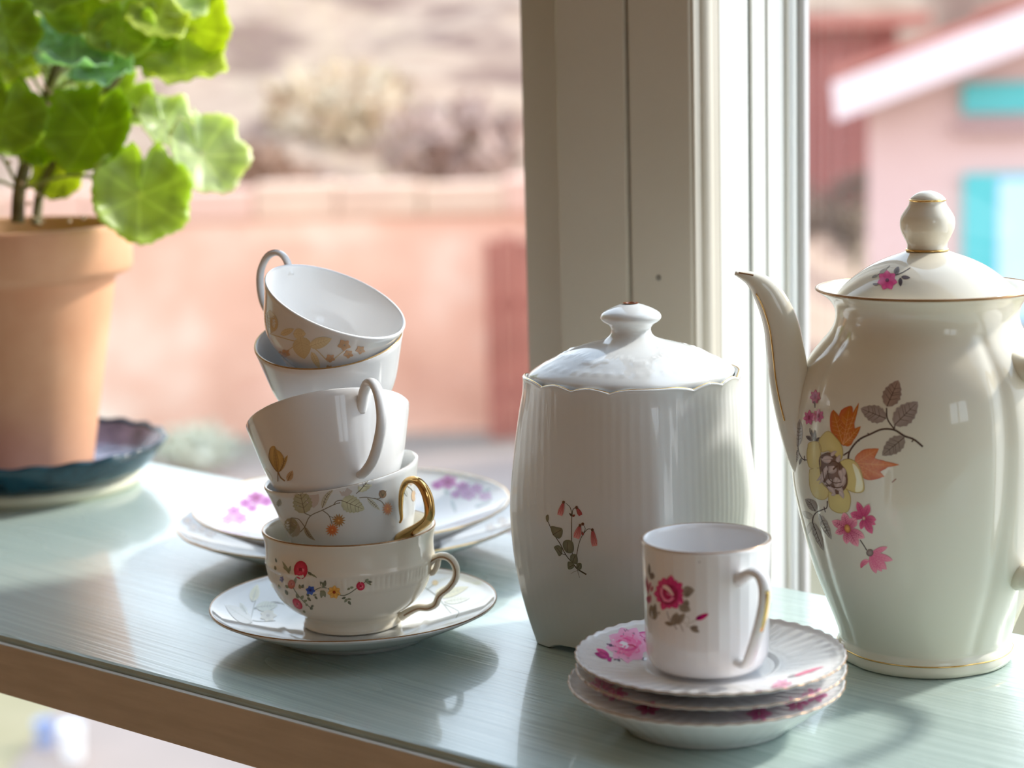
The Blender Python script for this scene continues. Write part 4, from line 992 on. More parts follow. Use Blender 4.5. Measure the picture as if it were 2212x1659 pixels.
for f_, pts_, w in [(q2, [(360, 1330), (390, 1200), (520, 1040), (700, 950), (870, 880), (1050, 890), (1200, 980), (1340, 1030), (1475, 1140)], 2.0), (q2, [(290, 1270), (380, 1210)], 1.6), (q2, [(1060, 890), (950, 730), (935, 560)], 1.4), (q2, [(1050, 870), (1060, 820)], 1.2), (q2, [(1340, 1030), (1310, 1070)], 1.4), (q2, [(690, 960), (650, 940)], 1.2), (q2, [(510, 1030), (525, 1060)], 1.8),
                    (q, [(410, 1310), (330, 1290), (270, 1180), (250, 1080), (200, 1000)], 1.0), (q, [(360, 1240), (370, 1330)], .9), (q, [(450, 790), (460, 880), (540, 1000)], .9), (q, [(530, 380), (535, 460)], .9),
                    (q3, [(475, 790), (470, 860), (430, 880), (350, 920), (320, 1000), (340, 1080)], 1.2), (q3, [(440, 850), (455, 910)], 1.0), (q3, [(820, 1200), (860, 1260), (890, 1310)], 1.0)]:
    pr.stem([f_(*a) for a in pts_], w, W2, 1)
def lobed(f_, base, tips, c, cc):
    for (tx, ty, w) in tips: pr.leaf(f_(*base), f_(tx, ty), w, c, 2, srgb(210, 150, 100), 0, cc, 0, OR, .7, .6)
lobed(q, (990, 1060), [(830, 490, 15), (1100, 430, 19), (1250, 375, 7), (1280, 760, 10), (1170, 900, 12)], OG, srgb(170, 96, 22))
pr.blob([q(870, 940), q(790, 830), q(780, 600), q(830, 500), q(900, 620), q(960, 500), q(1060, 440), q(1140, 440), q(1150, 560), q(1130, 740), q(1190, 800), q(1100, 1000), q(1000, 1080)], srgb(190, 116, 44), OR, 1.5)
lobed(q2, (460, 1390), [(820, 1170, 15), (1125, 1410, 9), (960, 1420, 16), (905, 1590, 12), (700, 1640, 10)], srgb(196, 122, 78), srgb(190, 112, 66))
pr.blob([q2(460, 1390), q2(500, 1270), q2(600, 1180), q2(800, 1180), q2(760, 1310), q2(900, 1350), q2(960, 1440), q2(820, 1530), q2(880, 1590), q2(700, 1640), q2(580, 1600), q2(550, 1470)], srgb(204, 136, 92), OR, 1.5)
# big yellow rose
for pts_ in [[(420, 1100), (440, 1030), (580, 1010), (640, 1120), (620, 1250), (620, 1420), (460, 1440), (410, 1300), (405, 1180)], [(600, 980), (700, 860), (780, 850), (880, 950), (960, 1060), (990, 1200), (950, 1310), (870, 1240), (760, 1160), (650, 1180), (610, 1080)]]:
    P_ = [q(*a) for a in pts_]; pr.blob(P_, YL, srgb(190, 172, 108), 3); pr.outline(P_, .8, YD, 4)
for pts_ in [[(290, 460), (400, 450), (420, 600), (490, 680), (470, 760), (400, 775), (330, 730), (290, 620)], [(610, 380), (680, 350), (760, 370), (820, 450), (860, 600), (855, 690), (760, 700), (670, 650), (690, 560), (640, 440)], [(490, 690), (560, 720), (660, 660), (710, 720), (720, 800), (690, 900), (590, 915), (500, 850)]]:
    P_ = [q3(*a) for a in pts_]; pr.blob(P_, YL, srgb(192, 176, 116), 3); pr.outline(P_, .8, YD, 4)
pr.blob([q3(740, 400), q3(800, 450), q3(850, 600), q3(840, 680), q3(770, 690), q3(780, 560)], srgb(232, 222, 196), srgb(226, 214, 180), 4)
pr.blob([q3(395, 330), q3(480, 280), q3(560, 310), q3(620, 400), q3(680, 480), q3(690, 610), q3(640, 690), q3(570, 720), q3(480, 650), q3(420, 560), q3(395, 440)], srgb(120, 96, 88), srgb(96, 70, 58), 5)
for x, y, a, L, w in [(470, 420, 95, 190, 9), (440, 470, 80, 150, 7), (520, 360, 160, 110, 9), (545, 420, 100, 90, 16), (560, 540, 60, 110, 12), (520, 560, 120, 90, 10), (600, 560, 85, 120, 10), (600, 460, 50, 110, 9), (640, 540, 70, 110, 9), (480, 640, 20, 120, 9), (560, 640, 10, 110, 9), (430, 350, -30, 110, 8), (520, 320, -70, 80, 7), (590, 390, -100, 90, 8), (640, 440, 60, 100, 8), (650, 520, 80, 130, 8), (600, 690, 30, 90, 8), (560, 700, 120, 50, 7)]:
    c_ = q3(x, y); pr.petal(c_, rad(a), L * .205, w * .62, srgb(196, 178, 172), srgb(178, 160, 152), 6 + .1 * (x % 7), srgb(120, 96, 90), .5)
pr.stem([q3(500, 400), q3(540, 370), q3(600, 400), q3(610, 470)], 1.1, IN, 8); pr.stem([q3(540, 460), q3(570, 430), q3(590, 420)], 1.8, IN, 8); pr.stem([q3(480, 470), q3(500, 560), q3(560, 600), q3(630, 590)], 1.0, IN, 8); pr.stem([q3(430, 450), q3(450, 570), q3(510, 640)], 1.0, IN, 8); pr.stem([q3(520, 640), q3(600, 650), q3(640, 630)], 1.0, IN, 8)
# daisies
def daisy(f_, c, tips, dk, lt, core=None):
    for tx, ty, w in tips: pr.leaf(f_(*c), f_(tx, ty), w, dk, 5 + .2 * (tx % 3), srgb(150, 20, 70), 0, lt, 0, None, 1.15, .5)
    if core: pr.ell(f_(*c), 7, 10, -.3, core, srgb(150, 70, 40), 7, 12)
daisy(q3, (860, 970), [(790, 800, 7), (915, 825, 8), (990, 990, 8), (950, 1135, 8), (720, 920, 9), (830, 1090, 6), (985, 1040, 6)], MG, MP)
pr.ell(q3(862, 972), 4, 5, 0, srgb(220, 170, 160), srgb(130, 60, 60), 7, 10)
daisy(q3, (690, 1080), [(525, 1000, 9), (650, 910, 9), (560, 1130, 8), (680, 1245, 9), (800, 1270, 10), (870, 1180, 9), (780, 970, 11), (590, 1060, 6)], MG, MPk, srgb(214, 160, 80))
for tx, ty, w in [(1110, 1275, 6), (1165, 1415, 8), (1100, 1510, 10), (990, 1555, 8), (1050, 1535, 8)]: pr.leaf(q3(925, 1350), q3(tx, ty), w, srgb(204, 104, 130), 4 + .2 * (tx % 3), MP, 0, MPk, 0, MP, 1.1, .6)
pr.leaf(q3(920, 1420), q3(830, 1500), 6, MPk, 4, MP, 0, srgb(196, 80, 110), .2); pr.ell(q3(925, 1335), 8, 8, 0, srgb(150, 130, 122), srgb(100, 80, 74), 7, 10)
for c_, R in [((540, 280), 15), ((440, 620), 16), ((590, 590), 15)]:
    cc = q(*c_); sqx = .75
    pr.flower(cc, R, 7, srgb(170, 60, 110) if R != 15 or c_[1] > 400 else srgb(150, 80, 116), srgb(196, 104, 140), 3, sqx, .3, srgb(160, 50, 100), None, .2, .34); pr.ell(cc, 2.5, 5, 0, srgb(130, 20, 70), srgb(150, 30, 80), 6, 8)
pr.ell(q(525, 370), 3.5, 3, 0, srgb(110, 70, 80), srgb(120, 80, 90), 4, 8)
pr.stem([(1927, 1042), (1936, 1034)], 1.0, srgb(130, 80, 70), 2)
pr.build(tea)
pr = Print([mel_], MT)
q = lambda x, y: (1560 + x * 652 / 1745, 380 + y * 620 / 1659)
pr.flower(q(955, 605), 21, 7, srgb(190, 40, 110), srgb(214, 96, 146), 3, 1.0, .2, srgb(180, 50, 110), srgb(110, 10, 60), .2)
pr.leaf(q(1000, 570), q(1020, 525), 6, srgb(100, 92, 100), 2, srgb(60, 54, 60)); pr.leaf(q(1030, 590), q(1032, 640), 4.5, srgb(84, 76, 84), 2, srgb(60, 54, 60)); pr.leaf(q(1035, 585), q(1088, 590), 4, srgb(84, 76, 84), 2)
pr.stem([q(1000, 575), q(1040, 560), q(1088, 532)], 1.0, srgb(70, 60, 66), 1); pr.stem([q(870, 590), q(920, 560), q(970, 520)], .9, srgb(90, 84, 80), 1); pr.leaf(q(910, 565), q(955, 535), 4, srgb(130, 126, 118), 2); pr.leaf(q(900, 575), q(865, 588), 3, srgb(130, 126, 118), 2); pr.leaf(q(905, 630), q(870, 625), 2.5, srgb(120, 110, 110), 2)
pr.build(tl)

# ================================================================== POTTED GERANIUM
M_DISH = noise_mat('blue_green_glaze', srgb(8, 42, 54), srgb(22, 64, 78), 60, 0.18, 0.0, lo=.4, hi=.6)
M_DISHIN = noise_mat('lavender_glaze', srgb(88, 90, 116), srgb(140, 142, 176), 40, 0.2)
M_CLAY = mat('cream_clay', srgb(222, 216, 192), .6)
DP = on_z(60, 1050)
kd = mm((DP.x, DP.y, BZ + .03), 1)
zr = z_at(DP, 958) - BZ; Rd = 303 * kd
def modd(th, r, z, i):
    g = max(0, (r / Rd - .7) / .3); return r * (1 + .006 * g * math.cos(22 * th)), z + .0008 * g * math.cos(22 * th)
dish = thing('plant_saucer', 'scalloped dark blue-green glazed dish under the terracotta flower pot', 'saucer', T(DP))
fr_ = 238 * kd
obj('foot_ring', fix_normals(mesh(*lathe([(0, .004), (fr_ * .88, .004), (fr_ * .9, 0), (fr_, 0), (fr_ * 1.03, .006), (fr_ * 1.0, .0095), (0, .0095)], 96))), M_CLAY, dish)['label'] = 'cream unglazed foot ring'
o = [(fr_ * .98, .0085), (fr_ * 1.04, .0098), (fr_ * 1.14, .0165), (Rd * .98, zr - .0035), (Rd, zr), (Rd - .001, zr + .0014)]
obj('glazed_wall', fix_normals(mesh(*lathe([(0, .009)] + o + [(Rd - .003, zr + .0006), (Rd - .0034, zr), (Rd * .96 - .002, zr - .004), (fr_ * 1.1, .017), (fr_ * 1.0, .0125), (0, .0120)], 168, modd))), M_DISH, dish)
obj('glazed_inside', fix_normals(mesh(*lathe([(Rd - .0012, zr + .0017), (Rd * .965 - .002, zr - .0025), (fr_ * 1.1, .0176), (fr_ * .99, .0132), (0, .0126)], 168, modd))), M_DISHIN, dish)['label'] = 'lavender glazed inside'
PP = Vector((DP.x, DP.y, BZ + .0128))
plant = thing('potted_geranium', 'green geranium in a terracotta flower pot on the dark dish', 'plant', T(PP))
raw = px_prof(PP, [(1012, 142), (985, 146), (900, 161), (800, 180), (700, 199), (612, 215)])
raw[0] = (raw[0][0], 0.0)
zt1, zt2, zt3 = z_at(PP, 596) - PP.z, z_at(PP, 576) - PP.z, z_at(PP, 486) - PP.z
kp_ = mm((PP.x, PP.y, PP.z + zt3), 1)
o = [(0, 0), (raw[0][0] - .002, 0)] + [(r, z + .0006) for r, z in raw] + [(217 * kp_, zt1 - .001), (234 * kp_, zt1), (250 * kp_, zt1 + .002), (256 * kp_, zt2), (257.5 * kp_, zt3 - .004), (256 * kp_, zt3 - .001), (252 * kp_, zt3), (236 * kp_, zt3), (233 * kp_, zt3 - .002), (215 * kp_, zt3 - .03), (0, zt3 - .031)]
obj('flower_pot', fix_normals(mesh(*lathe(o, 96))), M_TERRA, plant)
sv, sf = lathe([(226 * kp_, zt3 - .020), (180 * kp_, zt3 - .016), (90 * kp_, zt3 - .013), (0, zt3 - .012)], 60, lambda th, r, z, i: (r, z + .003 * math.sin(7 * th + 40 * r) * math.cos(90 * r)))
obj('soil', mesh(sv, sf), noise_mat('potting_soil', srgb(60, 42, 30), srgb(120, 92, 66), 90, .95, .6), plant)
Yp = PP.y
def lp_(x, y, dy=0): return on_y(x, y, Yp + dy) - PP
M_STEM = noise_mat('geranium_stem', srgb(104, 96, 66), srgb(140, 128, 92), 60, .7, .3)
M_PET = mat('pale_petiole', srgb(180, 190, 110), .5)
def leaf_mat():
    m = bpy.data.materials.new('geranium_leaf'); m.use_nodes = True; t = m.node_tree; p = t.nodes['Principled BSDF']; out = t.nodes['Material Output']
    a = t.nodes.new('ShaderNodeVertexColor'); a.layer_name = 'Col'; p.inputs['Roughness'].default_value = .34
    p.inputs['Specular IOR Level'].default_value = .45
    t.links.new(a.outputs[0], p.inputs['Base Color'])
    tr = t.nodes.new('ShaderNodeBsdfTranslucent'); mxc = t.nodes.new('ShaderNodeMix'); mxc.data_type = 'RGBA'; mxc.blend_type = 'MULTIPLY'; mxc.inputs[0].default_value = 1.0
    t.links.new(a.outputs[0], mxc.inputs[6]); mxc.inputs[7].default_value = (0.97, 1.0, 0.48, 1); t.links.new(mxc.outputs[2], tr.inputs['Color'])
    mx = t.nodes.new('ShaderNodeMixShader'); mx.inputs[0].default_value = .64
    t.links.new(p.outputs[0], mx.inputs[1]); t.links.new(tr.outputs[0], mx.inputs[2]); t.links.new(mx.outputs[0], out.inputs['Surface']); return m
M_LEAF = leaf_mat()
LC = {'dark': srgb(178, 200, 66), 'mid': srgb(200, 218, 124), 'light': srgb(222, 234, 196), 'lime': srgb(212, 222, 116), 'teal': srgb(190, 224, 206)}  # teal has the sky glare on upturned leaf tops put into its colour
stemA = spline([lp_(38, 480, -.01), lp_(42, 410, -.01), lp_(62, 330, -.005), (lp_(95, 230, 0)), lp_(130, 120, 0), lp_(165, 10, 0), lp_(180, -90, 0)], 8)
stemB = spline([lp_(78, 484, .0), lp_(92, 400, .01), lp_(150, 300, .015), lp_(230, 200, .02), lp_(300, 90, .02), lp_(330, -40, .02)], 8)
for sA, r_ in ((stemA, .0048), (stemB, .0036)):
    n = len(sA); obj('stem', mesh(*sweep([Vector(a) for a in sA], Vector((0, 1, .1)), [r_ * (1 - .4 * i / n) for i in range(n)], [r_ * (1 - .4 * i / n) for i in range(n)], 10)), M_STEM, plant)
def geranium_leaf(px, py, dy, Rpx, nrm, tipang, ck, cup=.22, wave=.15, seed=0):
    rnd = random.Random(seed * 31 + 5)
    c = lp_(px, py, dy); R = Rpx * kp_; nv = Vector(nrm).normalized()
    ta = rad(tipang); tv = Vector((math.cos(ta), .0, -math.sin(ta))); tv = (tv - nv * tv.dot(nv)).normalized(); bv = nv.cross(tv)
    NR, NS = 8, 56; V, F, Cc = [], [], []; base = LC[ck]; p1 = rnd.random() * 6; p2 = rnd.random() * 6
    lobes = 7; fold = rnd.uniform(-.10, .16)
    th_ = .0005
    for sd in (1, -1):
        V.append(c + nv * (th_ * sd * .5)); Cc.append([min(1, v * 1.5 + .05) for v in base])
        for i in range(1, NR + 1):
            f = i / NR
            for k in range(NS):
                a = 2 * PI * k / NS - PI; lob = .5 + .5 * math.cos(lobes * a * .88)
                rr = R * f * (1 - .085 * (1 - lob) * f - .02 * f * (1 - math.cos(28 * a)) * .8) * (1 - .40 * math.exp(-((PI - abs(a)) / .11) ** 2) * min(1, f * 2))
                x, y = rr * math.cos(a), rr * math.sin(a)
                h = R * (cup * f * f + wave * f * f * math.cos(lobes * a * .88 + .4 * math.sin(p1)) * .5 + .08 * f * f * math.sin(2 * a + p1) + .07 * f ** 3 * math.sin(5 * a + p2) + .05 * f ** 4 * math.sin(11 * a + p1)) + fold * abs(y)
                h -= R * .025 * math.exp(-((lob - 1) / .06) ** 2) * f
                V.append(c + tv * (x + R * .12) + bv * y + nv * (h + th_ * sd * .5))
                vein = math.exp(-((1 - lob) / .05) ** 2) * (1 - .6 * f); zone = math.exp(-((f - .62) / .10) ** 2) * .16
                edge = max(0, f - .86) * 3.0
                Cc.append([min(1, v * (1 - zone + edge) * (1 + .28 * vein) + .06 * vein) for v in base])
    n1 = 1 + NR * NS
    for o_, rev in ((0, False), (n1, True)):
        for k in range(NS):
            k2 = (k + 1) % NS; q_ = (o_, o_ + 1 + k, o_ + 1 + k2); F.append(q_[::-1] if rev else q_)
            for i in range(NR - 1):
                a = o_ + 1 + i * NS; q_ = (a + k, a + NS + k, a + NS + k2, a + k2); F.append(q_[::-1] if rev else q_)
    for k in range(NS):
        k2 = (k + 1) % NS; a = 1 + (NR - 1) * NS; F.append((a + k, n1 + a + k, n1 + a + k2, a + k2))
    lo = obj('leaf', mesh(V, F, True, Cc), M_LEAF, plant)
    best = min(stemA[8:] + stemB[8:], key=lambda s_: (Vector(s_) - (c - Vector((0, 0, .03)))).length)
    s0 = Vector(best); mid = (s0 + c) / 2 + Vector((0, 0, .012)) - nv * .01
    P_ = [Vector(a) for a in spline([s0, mid, c - nv * .001], 6)]
    obj('petiole', mesh(*sweep(P_, Vector((0, 1, .2)), .0013, .0013, 6)), M_PET, lo)
    return lo
LV = [(205, 272, -.035, 100, (-.15, -.85, .42), 110, 'dark'), (302, 410, -.045, 104, (.30, -.80, .22), 98, 'mid'), (430, 325, -.015, 92, (.55, -.72, .30), 60, 'light'),
      (412, 62, .02, 98, (-.35, -.9, .12), 15, 'lime'), (388, 152, -.012, 90, (.05, -.42, .85), 35, 'lime'), (8, 252, -.05, 92, (.2, -.8, .5), 100, 'dark'),
      (150, 138, -.05, 78, (.05, -.30, .9), 40, 'teal'), (216, 158, -.045, 66, (-.1, -.42, .85), 60, 'teal'), (12, 62, -.045, 66, (.35, -.8, .35), 70, 'dark'), (108, 78, -.02, 62, (.1, -.5, .8), 70, 'teal'),
      (262, 62, -.03, 72, (.1, -.72, .5), 95, 'mid'), (330, 48, -.025, 66, (.25, -.6, .7), 60, 'lime'), (185, 28, -.012, 72, (-.1, -.7, .6), 100, 'lime'), (312, 128, .005, 62, (.1, -.5, .8), 60, 'mid'),
      (140, 368, .012, 66, (-.25, -.85, .4), 150, 'lime'), (84, 312, -.018, 44, (.1, -.9, .3), 100, 'dark'), (352, 262, .0, 70, (.5, -.6, .5), 70, 'light'), (40, 5, -.01, 70, (0, -.5, .8), 100, 'teal'),
      (375, 5, .0, 66, (.3, -.55, .75), 50, 'light'), (120, -30, -.02, 78, (0, -.7, .6), 100, 'mid'), (255, -50, -.02, 84, (.1, -.6, .7), 80, 'lime'), (345, -80, .01, 84, (.3, -.5, .8), 60, 'lime'), (440, -70, .03, 80, (.2, -.8, .5), 30, 'lime'),
      (-70, 140, -.03, 90, (-.2, -.7, .6), 140, 'mid'), (-90, 300, -.02, 84, (-.4, -.7, .4), 150, 'dark'), (-60, 10, -.01, 90, (-.3, -.6, .7), 120, 'mid'), (-120, 420, .0, 80, (-.5, -.6, .4), 150, 'mid'), (20, -110, 0, 90, (-.1, -.5, .8), 110, 'lime'), (180, -140, .0, 90, (.1, -.4, .9), 90, 'mid')]
for i in range(26):
    r = random.Random(100 + i)
    x = r.uniform(-60, 390); y = r.uniform(-60, 250) if x < 260 else r.uniform(-60, 130)
    LV.append((x, y, r.uniform(.03, .10), r.uniform(55, 85), (r.uniform(-.4, .4), r.uniform(-.9, -.4), r.uniform(.3, .9)), r.uniform(20, 150), r.choice(['lime', 'mid', 'lime', 'light', 'light'])))
for i, a in enumerate(LV): geranium_leaf(*a[:3], a[3] * 1.08, *a[4:], seed=i)
M_DRY = mat('dry_stipule', srgb(222, 196, 160), .7)
for i, (x, y, dy, L) in enumerate([(70, 470, -.06, 14), (92, 476, -.05, 12), (180, 470, -.08, 12), (98, 190, -.05, 14), (110, 200, -.05, 10), (84, 268, -.03, 14), (20, 350, -.03, 10), (62, 440, -.03, 12), (105, 225, -.05, 12), (46, 396, -.02, 10), (80, 420, -.03, 12), (150, 478, -.09, 9)]):
    c = lp_(x, y, dy); a = i * 1.9
    P_ = [c + Vector((math.cos(a), .2, math.sin(a))) * (kp_ * L * (f - .5)) for f in (0, .2, .5, .8, 1)]
    obj('dry_stipule', mesh(*sweep(P_, Vector((0, 1, .1)), [kp_ * w for w in (.6, 3.2, 4.5, 3.2, .6)], [kp_ * w * .5 for w in (.6, 3.2, 4.5, 3.2, .6)], 6)), M_DRY, plant)

# ================================================================== OUTSIDE, a storey below
def gp(px, Y): return on_y(px, 829, Y).x
M_GROUND = noise_mat('pale_gravel_and_moss', srgb(138, 128, 118), srgb(128, 124, 102), .35, .9, lo=.42, hi=.6)
M_LAWN = noise_mat('dry_spring_lawn', srgb(128, 120, 84), srgb(152, 140, 110), .6, .9, lo=.38, hi=.62)
g = obj('ground', box(-45, 45, 2.2, 90, GZ - .3, GZ), M_GROUND); g['kind'] = 'structure'
lw = obj('lawn', prism([(gp(1150, 12) - .3, 5.0), (16, 5.0), (22, 32), (gp(1200, 32), 32)], GZ - .05, GZ + .02), M_LAWN); lw['kind'] = 'structure'
lw2 = obj('lawn', prism([(-6, 4.2), (gp(60, 9) - .1, 4.2), (gp(70, 9), 9.2), (gp(10, 12), 12.5), (-7, 12)], GZ - .05, GZ + .02), M_LAWN); lw2['kind'] = 'structure'
pth = obj('path', prism([(gp(250, 9) - .2, 6.5), (gp(1250, 8), 6.5), (gp(1150, 15), 15.0), (gp(220, 15), 15.0)], GZ - .04, GZ + .015), noise_mat('lilac_grey_paving', srgb(146, 130, 120), srgb(156, 138, 128), 1.2, .9)); pth['kind'] = 'structure'
# garden wall of salmon render with pale coping stones
YW = 16.0
wx0, wx1 = gp(-500, YW), gp(1330, YW); wz = float(on_y(700, 470, YW).z); wtop = float(on_y(700, 395, YW).z)
gw = thing('garden_wall', 'salmon red garden wall with pale coping across the left window view', 'wall', T((0, YW, GZ)))
obj('wall_body', box(wx0, wx1, 0, .3, 0, wz - GZ), noise_mat('salmon_render', srgb(206, 148, 122), srgb(248, 222, 200), .7, .9, lo=.32, hi=.68, cc=srgb(232, 178, 152)), gw)
x = wx0; k = 0
M_COP = [noise_mat('pale_coping', srgb(222, 186, 160), srgb(210, 168, 144), 1.5, .9), noise_mat('rosy_coping', srgb(228, 180, 158), srgb(220, 172, 152), 1.5, .9)]
while x < wx1:
    obj('coping_stone', box(x, min(x + .66, wx1), -.05, .35, wz - GZ, wtop - GZ - .02 * (k % 3), .02), M_COP[(k * 7 // 3) % 2], gw); x += .67; k += 1
# dark red garden gate leaf beside the wall's right part
gx0, gx1 = gp(1055, 15.4), gp(1190, 15.4)
gt = thing('garden_gate', 'dark red board gate standing against the garden wall beside the window post', 'gate', T((gx0, 15.4, GZ)))
nb = 4
for i in range(nb):
    w = (gx1 - gx0) / nb; obj('board', box(i * w, i * w + w - .012, 0, .04, 0.04, float(on_y(1100, 520, 15.4).z) - GZ + .04 * (i % 2), .005), noise_mat('dark_red_boards', srgb(150, 84, 70), srgb(176, 104, 88), 2, .8) if i == 0 else bpy.data.materials['dark_red_boards'], gt)
for zz in (.35, 1.05): obj('crossbar', box(0, gx1 - gx0, .045, .08, zz, zz + .1), bpy.data.materials['dark_red_boards'], gt)
# bank behind the wall
def bank():
    V, F = [], []; NX, NY = 100, 46
    for j in range(NY + 1):
        for i in range(NX + 1):
            x_ = -30 + 70 * i / NX; y_ = 18 + 46 * j / NY; f = j / NY
            sx1 = min(1, max(0, (x_ - 2.0) / 2.5)); sy1 = min(1, max(0, (y_ - 36) / 5)); lowr = 1 - .95 * sx1 * sx1 * (3 - 2 * sx1) * (1 - sy1)
            z_ = GZ + .02 + (.28 + 7.2 * f ** .9) * lowr + .35 * lowr * math.sin(i * .9 + j) * math.cos(j * 1.3 + i * .3)
            V.append((x_, y_, z_))
    for j in range(NY):
        for i in range(NX): a = j * (NX + 1) + i; F.append((a, a + 1, a + NX + 2, a + NX + 1))
    return mesh(V, F)
b_ = obj('hillside', bank(), noise_mat('winter_bank', srgb(150, 120, 98), srgb(114, 84, 70), .5, .95, lo=.36, hi=.62, cc=srgb(166, 138, 116))); b_['kind'] = 'structure'
leafq = {}
def shrub(name, label, px, Y, base_z, w, h, ca, cb, n=260, seed=1, group=None):
    r = random.Random(seed); M_ = T((gp(px, Y), Y, base_z)); rt = thing(name, label, 'shrub', M_, group)
    V, F = [], []
    for i in range(n):
        while True:
            a = Vector((r.uniform(-1, 1), r.uniform(-1, 1), r.uniform(-1, 1)))
            if .35 < a.length < 1: break
        c = Vector((a.x * w / 2, a.y * w / 2, h * .55 + a.z * h * .45)) * 1.0; s_ = w * r.uniform(.06, .12)
        u = Vector((r.gauss(0, 1), r.gauss(0, 1), r.gauss(0, 1))).normalized(); v_ = u.orthogonal().normalized(); k0 = len(V)
        V += [c - u * s_, c + v_ * s_ * .5, c + u * s_, c - v_ * s_ * .5]; F.append((k0, k0 + 1, k0 + 2, k0 + 3))
    fo = obj('foliage', mesh(V, F, False), noise_mat('shrub_leaves_' + str(seed), ca, cb, 1.5, .8), rt); fo['kind'] = 'stuff'
    for i in range(5):
        q_ = Vector((r.uniform(-.25, .25) * w, r.uniform(-.2, .2) * w, h * r.uniform(.5, .85)))
        obj('stem', mesh(*sweep([Vector((0, 0, -.1)), q_ * .5 + Vector((0, 0, .04)), q_], Vector((0, 1, .05)), [.03, .02, .008], [.03, .02, .008], 6)), M_STEM, rt)
    return rt
bz = lambda y_: GZ + .3 + 7.2 * ((y_ - 18) / 46) ** .9
shrub('bare_shrub', 'brown leafless-looking shrub on the bank right of the geranium', 560, 22, bz(22) - .2, 1.5, 1.3, srgb(136, 100, 78), srgb(166, 130, 106), seed=3)
shrub('bare_shrub', 'wide pinkish brown shrub on the bank beside the window post', 1000, 24, bz(24) - .2, 1.9, 1.3, srgb(150, 118, 104), srgb(176, 146, 132), seed=4)
shrub('bare_shrub', 'pale straw-coloured shrub on the bank above the teacup stack', 760, 27, bz(27) - .2, 2.2, 1.2, srgb(190, 164, 134), srgb(206, 182, 154), seed=5)
shrub('bare_shrub', 'small olive shrub at the foot of the garden wall, beyond the blue-green dish', 420, 14.6, GZ + .01, .6, .35, srgb(176, 176, 150), srgb(190, 186, 168), seed=6)
# pink house with turquoise window trim
HA = Vector((gp(1874, 11.5), 11.5, GZ)); hd = Vector((math.cos(rad(-13)), math.sin(rad(-13)), 0)); hn = Vector((hd.y, -hd.x, 0))
MH = Matrix(((hd.x, -hn.x, 0, HA.x), (hd.y, -hn.y, 0, HA.y), (0, 0, 1, GZ), (0, 0, 0, 1)))
def hpt(px, py, off=0.0):              # sight line meets the facade plane (off metres in front): s along, z up from the ground
    d = Vector(ray(px, py)); c = Vector(CAM) - HA
    t_ = (off - c.dot(hn)) / d.dot(hn); P_ = c + d * t_; return P_.dot(hd), P_.z
house = thing('house', 'pink house with white gable board, red roof and turquoise window trim', 'house', MH)
s1_, z1_ = hpt(1805, 262, .35); s2_, z2_ = hpt(2212, 108, .35); slope = (z2_ - z1_) / (s2_ - s1_)
t1_, y1_ = hpt(1797, 178, .35); thk = y1_ - z1_
zl_ = lambda s: z1_ + slope * (s - s1_)
SE = 5.2
M_PINK = noise_mat('pink_render', srgb(208, 170, 166), srgb(214, 178, 172), 1.2, .9)
M_TURQ = mat('turquoise_paint', srgb(84, 178, 180), .5)
def yz_prism(poly, y0, y1):            # facade polygon (s, z) with thickness along the house depth
    me = prism(poly, y0, y1); 
    for v in me.vertices: v.co = (v.co.x, v.co.z, v.co.y)
    fix_normals(me); return me
obj('facade', yz_prism([(0, 0), (SE, 0), (SE, zl_(SE)), (0, zl_(0))], 0, .25), M_PINK, house)
obj('side_wall', box(0, .25, .25, 5, 0, zl_(0)), M_PINK, house)
obj('gable_board', yz_prism([(s1_, z1_), (SE, zl_(SE)), (SE, zl_(SE) + thk), (s1_ - .02, z1_ + thk)], -.38, -.30), mat('white_gable_paint', srgb(226, 200, 200), .5), house)
obj('soffit', yz_prism([(s1_ + .05, z1_ + .02), (SE, zl_(SE) + .02), (SE, zl_(SE) + .06), (s1_ + .05, z1_ + .06)], -.30, 0), mat('soffit_boards', srgb(196, 160, 150), .7), house)
M_ROOF = noise_mat('red_roof_tiles', srgb(160, 92, 82), srgb(180, 112, 98), 2, .8)
for i in range(7):
    a = i / 7; sA_, sB_ = s1_ + (SE - s1_) * a, s1_ + (SE - s1_) * (i + 1) / 7
    obj('roof_course', yz_prism([(sA_ - .02, zl_(sA_) + thk + .03), (sB_ + .02, zl_(sB_) + thk + .0), (sB_ + .02, zl_(sB_) + thk + .06), (sA_ - .02, zl_(sA_) + thk + .08)], -.34, 5), M_ROOF, house)
def rect(name, xa, ya, xb, yb, m_, off, th, parent, off_px=.0):
    a = hpt(xa, yb, 0); b = hpt(xb, ya, 0); return obj(name, box(a[0], b[0], -off - th, -off, min(a[1], b[1]), max(a[1], b[1]), .004), m_, parent)
wt = rect('window', 2078, 176, 2240, 246, M_TURQ, .0, .06, house); rect('lintel_shadow', 2064, 262, 2250, 286, mat('dusky_shade', srgb(176, 140, 138), .7), 0, .12, wt)  # lower band is the shade beneath the turquoise lintel, put in as a dusky strip
wl = rect('window', 2078, 372, 2330, 700, M_TURQ, .0, .06, house)
rect('pane', 2152, 384, 2236, 690, mat('pale_blue_pane', srgb(186, 206, 232), .15), .061, .01, wl); rect('pane', 2246, 384, 2320, 690, bpy.data.materials['pale_blue_pane'], .061, .01, wl)
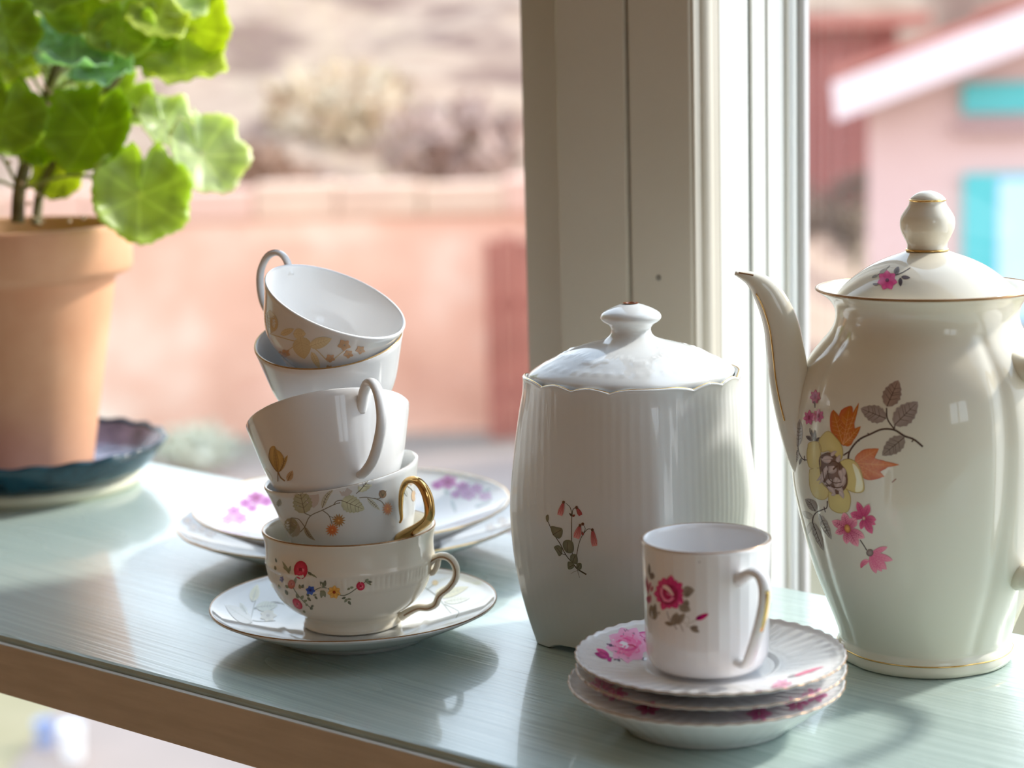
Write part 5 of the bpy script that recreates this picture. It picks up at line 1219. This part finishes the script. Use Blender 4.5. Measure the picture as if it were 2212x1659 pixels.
# red barn and brown hedge beyond the lawn
bx0, bx1 = gp(1560, 31), gp(1940, 31); btop = float(on_y(1800, 60, 31).z)
barn = thing('barn', 'small red barn far off, left of the pink house', 'barn', T((bx0, 31, GZ + .6)))
nbd = 12
for i in range(nbd):
    w = (bx1 - bx0) / nbd; obj('board', box(i * w, (i + 1) * w - .03, 0, .05, 0, btop - GZ - .6, .01), noise_mat('red_barn_boards', srgb(150, 88, 82), srgb(166, 104, 96), .6, .9) if i == 0 else bpy.data.materials['red_barn_boards'], barn)
obj('barn_body', box(.05, bx1 - bx0 - .05, .06, 4, 0, btop - GZ - .7), bpy.data.materials['red_barn_boards'], barn)
obj('barn_roof', prism([(-.4, -.4), (bx1 - bx0 + .4, -.4), (bx1 - bx0 + .4, 4.4), (-.4, 4.4)], btop - GZ - .6, btop - GZ - .4), M_ROOF, barn)
shrub('hedge_shrub', 'dark brown bush in front of the red barn, nearer the window post', 1725, 27, GZ + .3, .8, 1.0, srgb(92, 70, 56), srgb(116, 92, 74), seed=8)
shrub('hedge_shrub', 'dark brown bush in front of the red barn, close to the pink house', 1850, 25, GZ + .3, .9, 1.2, srgb(84, 62, 48), srgb(106, 82, 64), seed=9)
# two pails on the grass, seen under the board
def pail(label, px, py, m_, h, r):
    P_ = on_z(px, py, GZ + .02); rt = thing('pail', label, 'pail', T(P_))
    obj('pail_body', fix_normals(mesh(*lathe([(0, .004), (r * .8, 0), (r * .82, .004), (r, h), (r * 1.05, h + .004), (r * .97, h), (r * .8, .012), (0, .010)], 32))), m_, rt)
    obj('pail_handle', mesh(*sweep([Vector((r * math.cos(q_), 0, h + r * .55 * math.sin(q_))) for q_ in [PI * k_ / 12 for k_ in range(13)]], Vector((0, 1, 0)), .003, .003, 6)), mat('pail_wire', (.6, .6, .6), .3, 1.0), rt)
pail('white pail on the grass below the brown board edge', 158, 1640, mat('white_enamel', srgb(250, 250, 250), .3), .15, .05)
pail('pale blue pail on the grass beside the white pail', 100, 1612, mat('blue_enamel', srgb(150, 166, 204), .4), .11, .05)
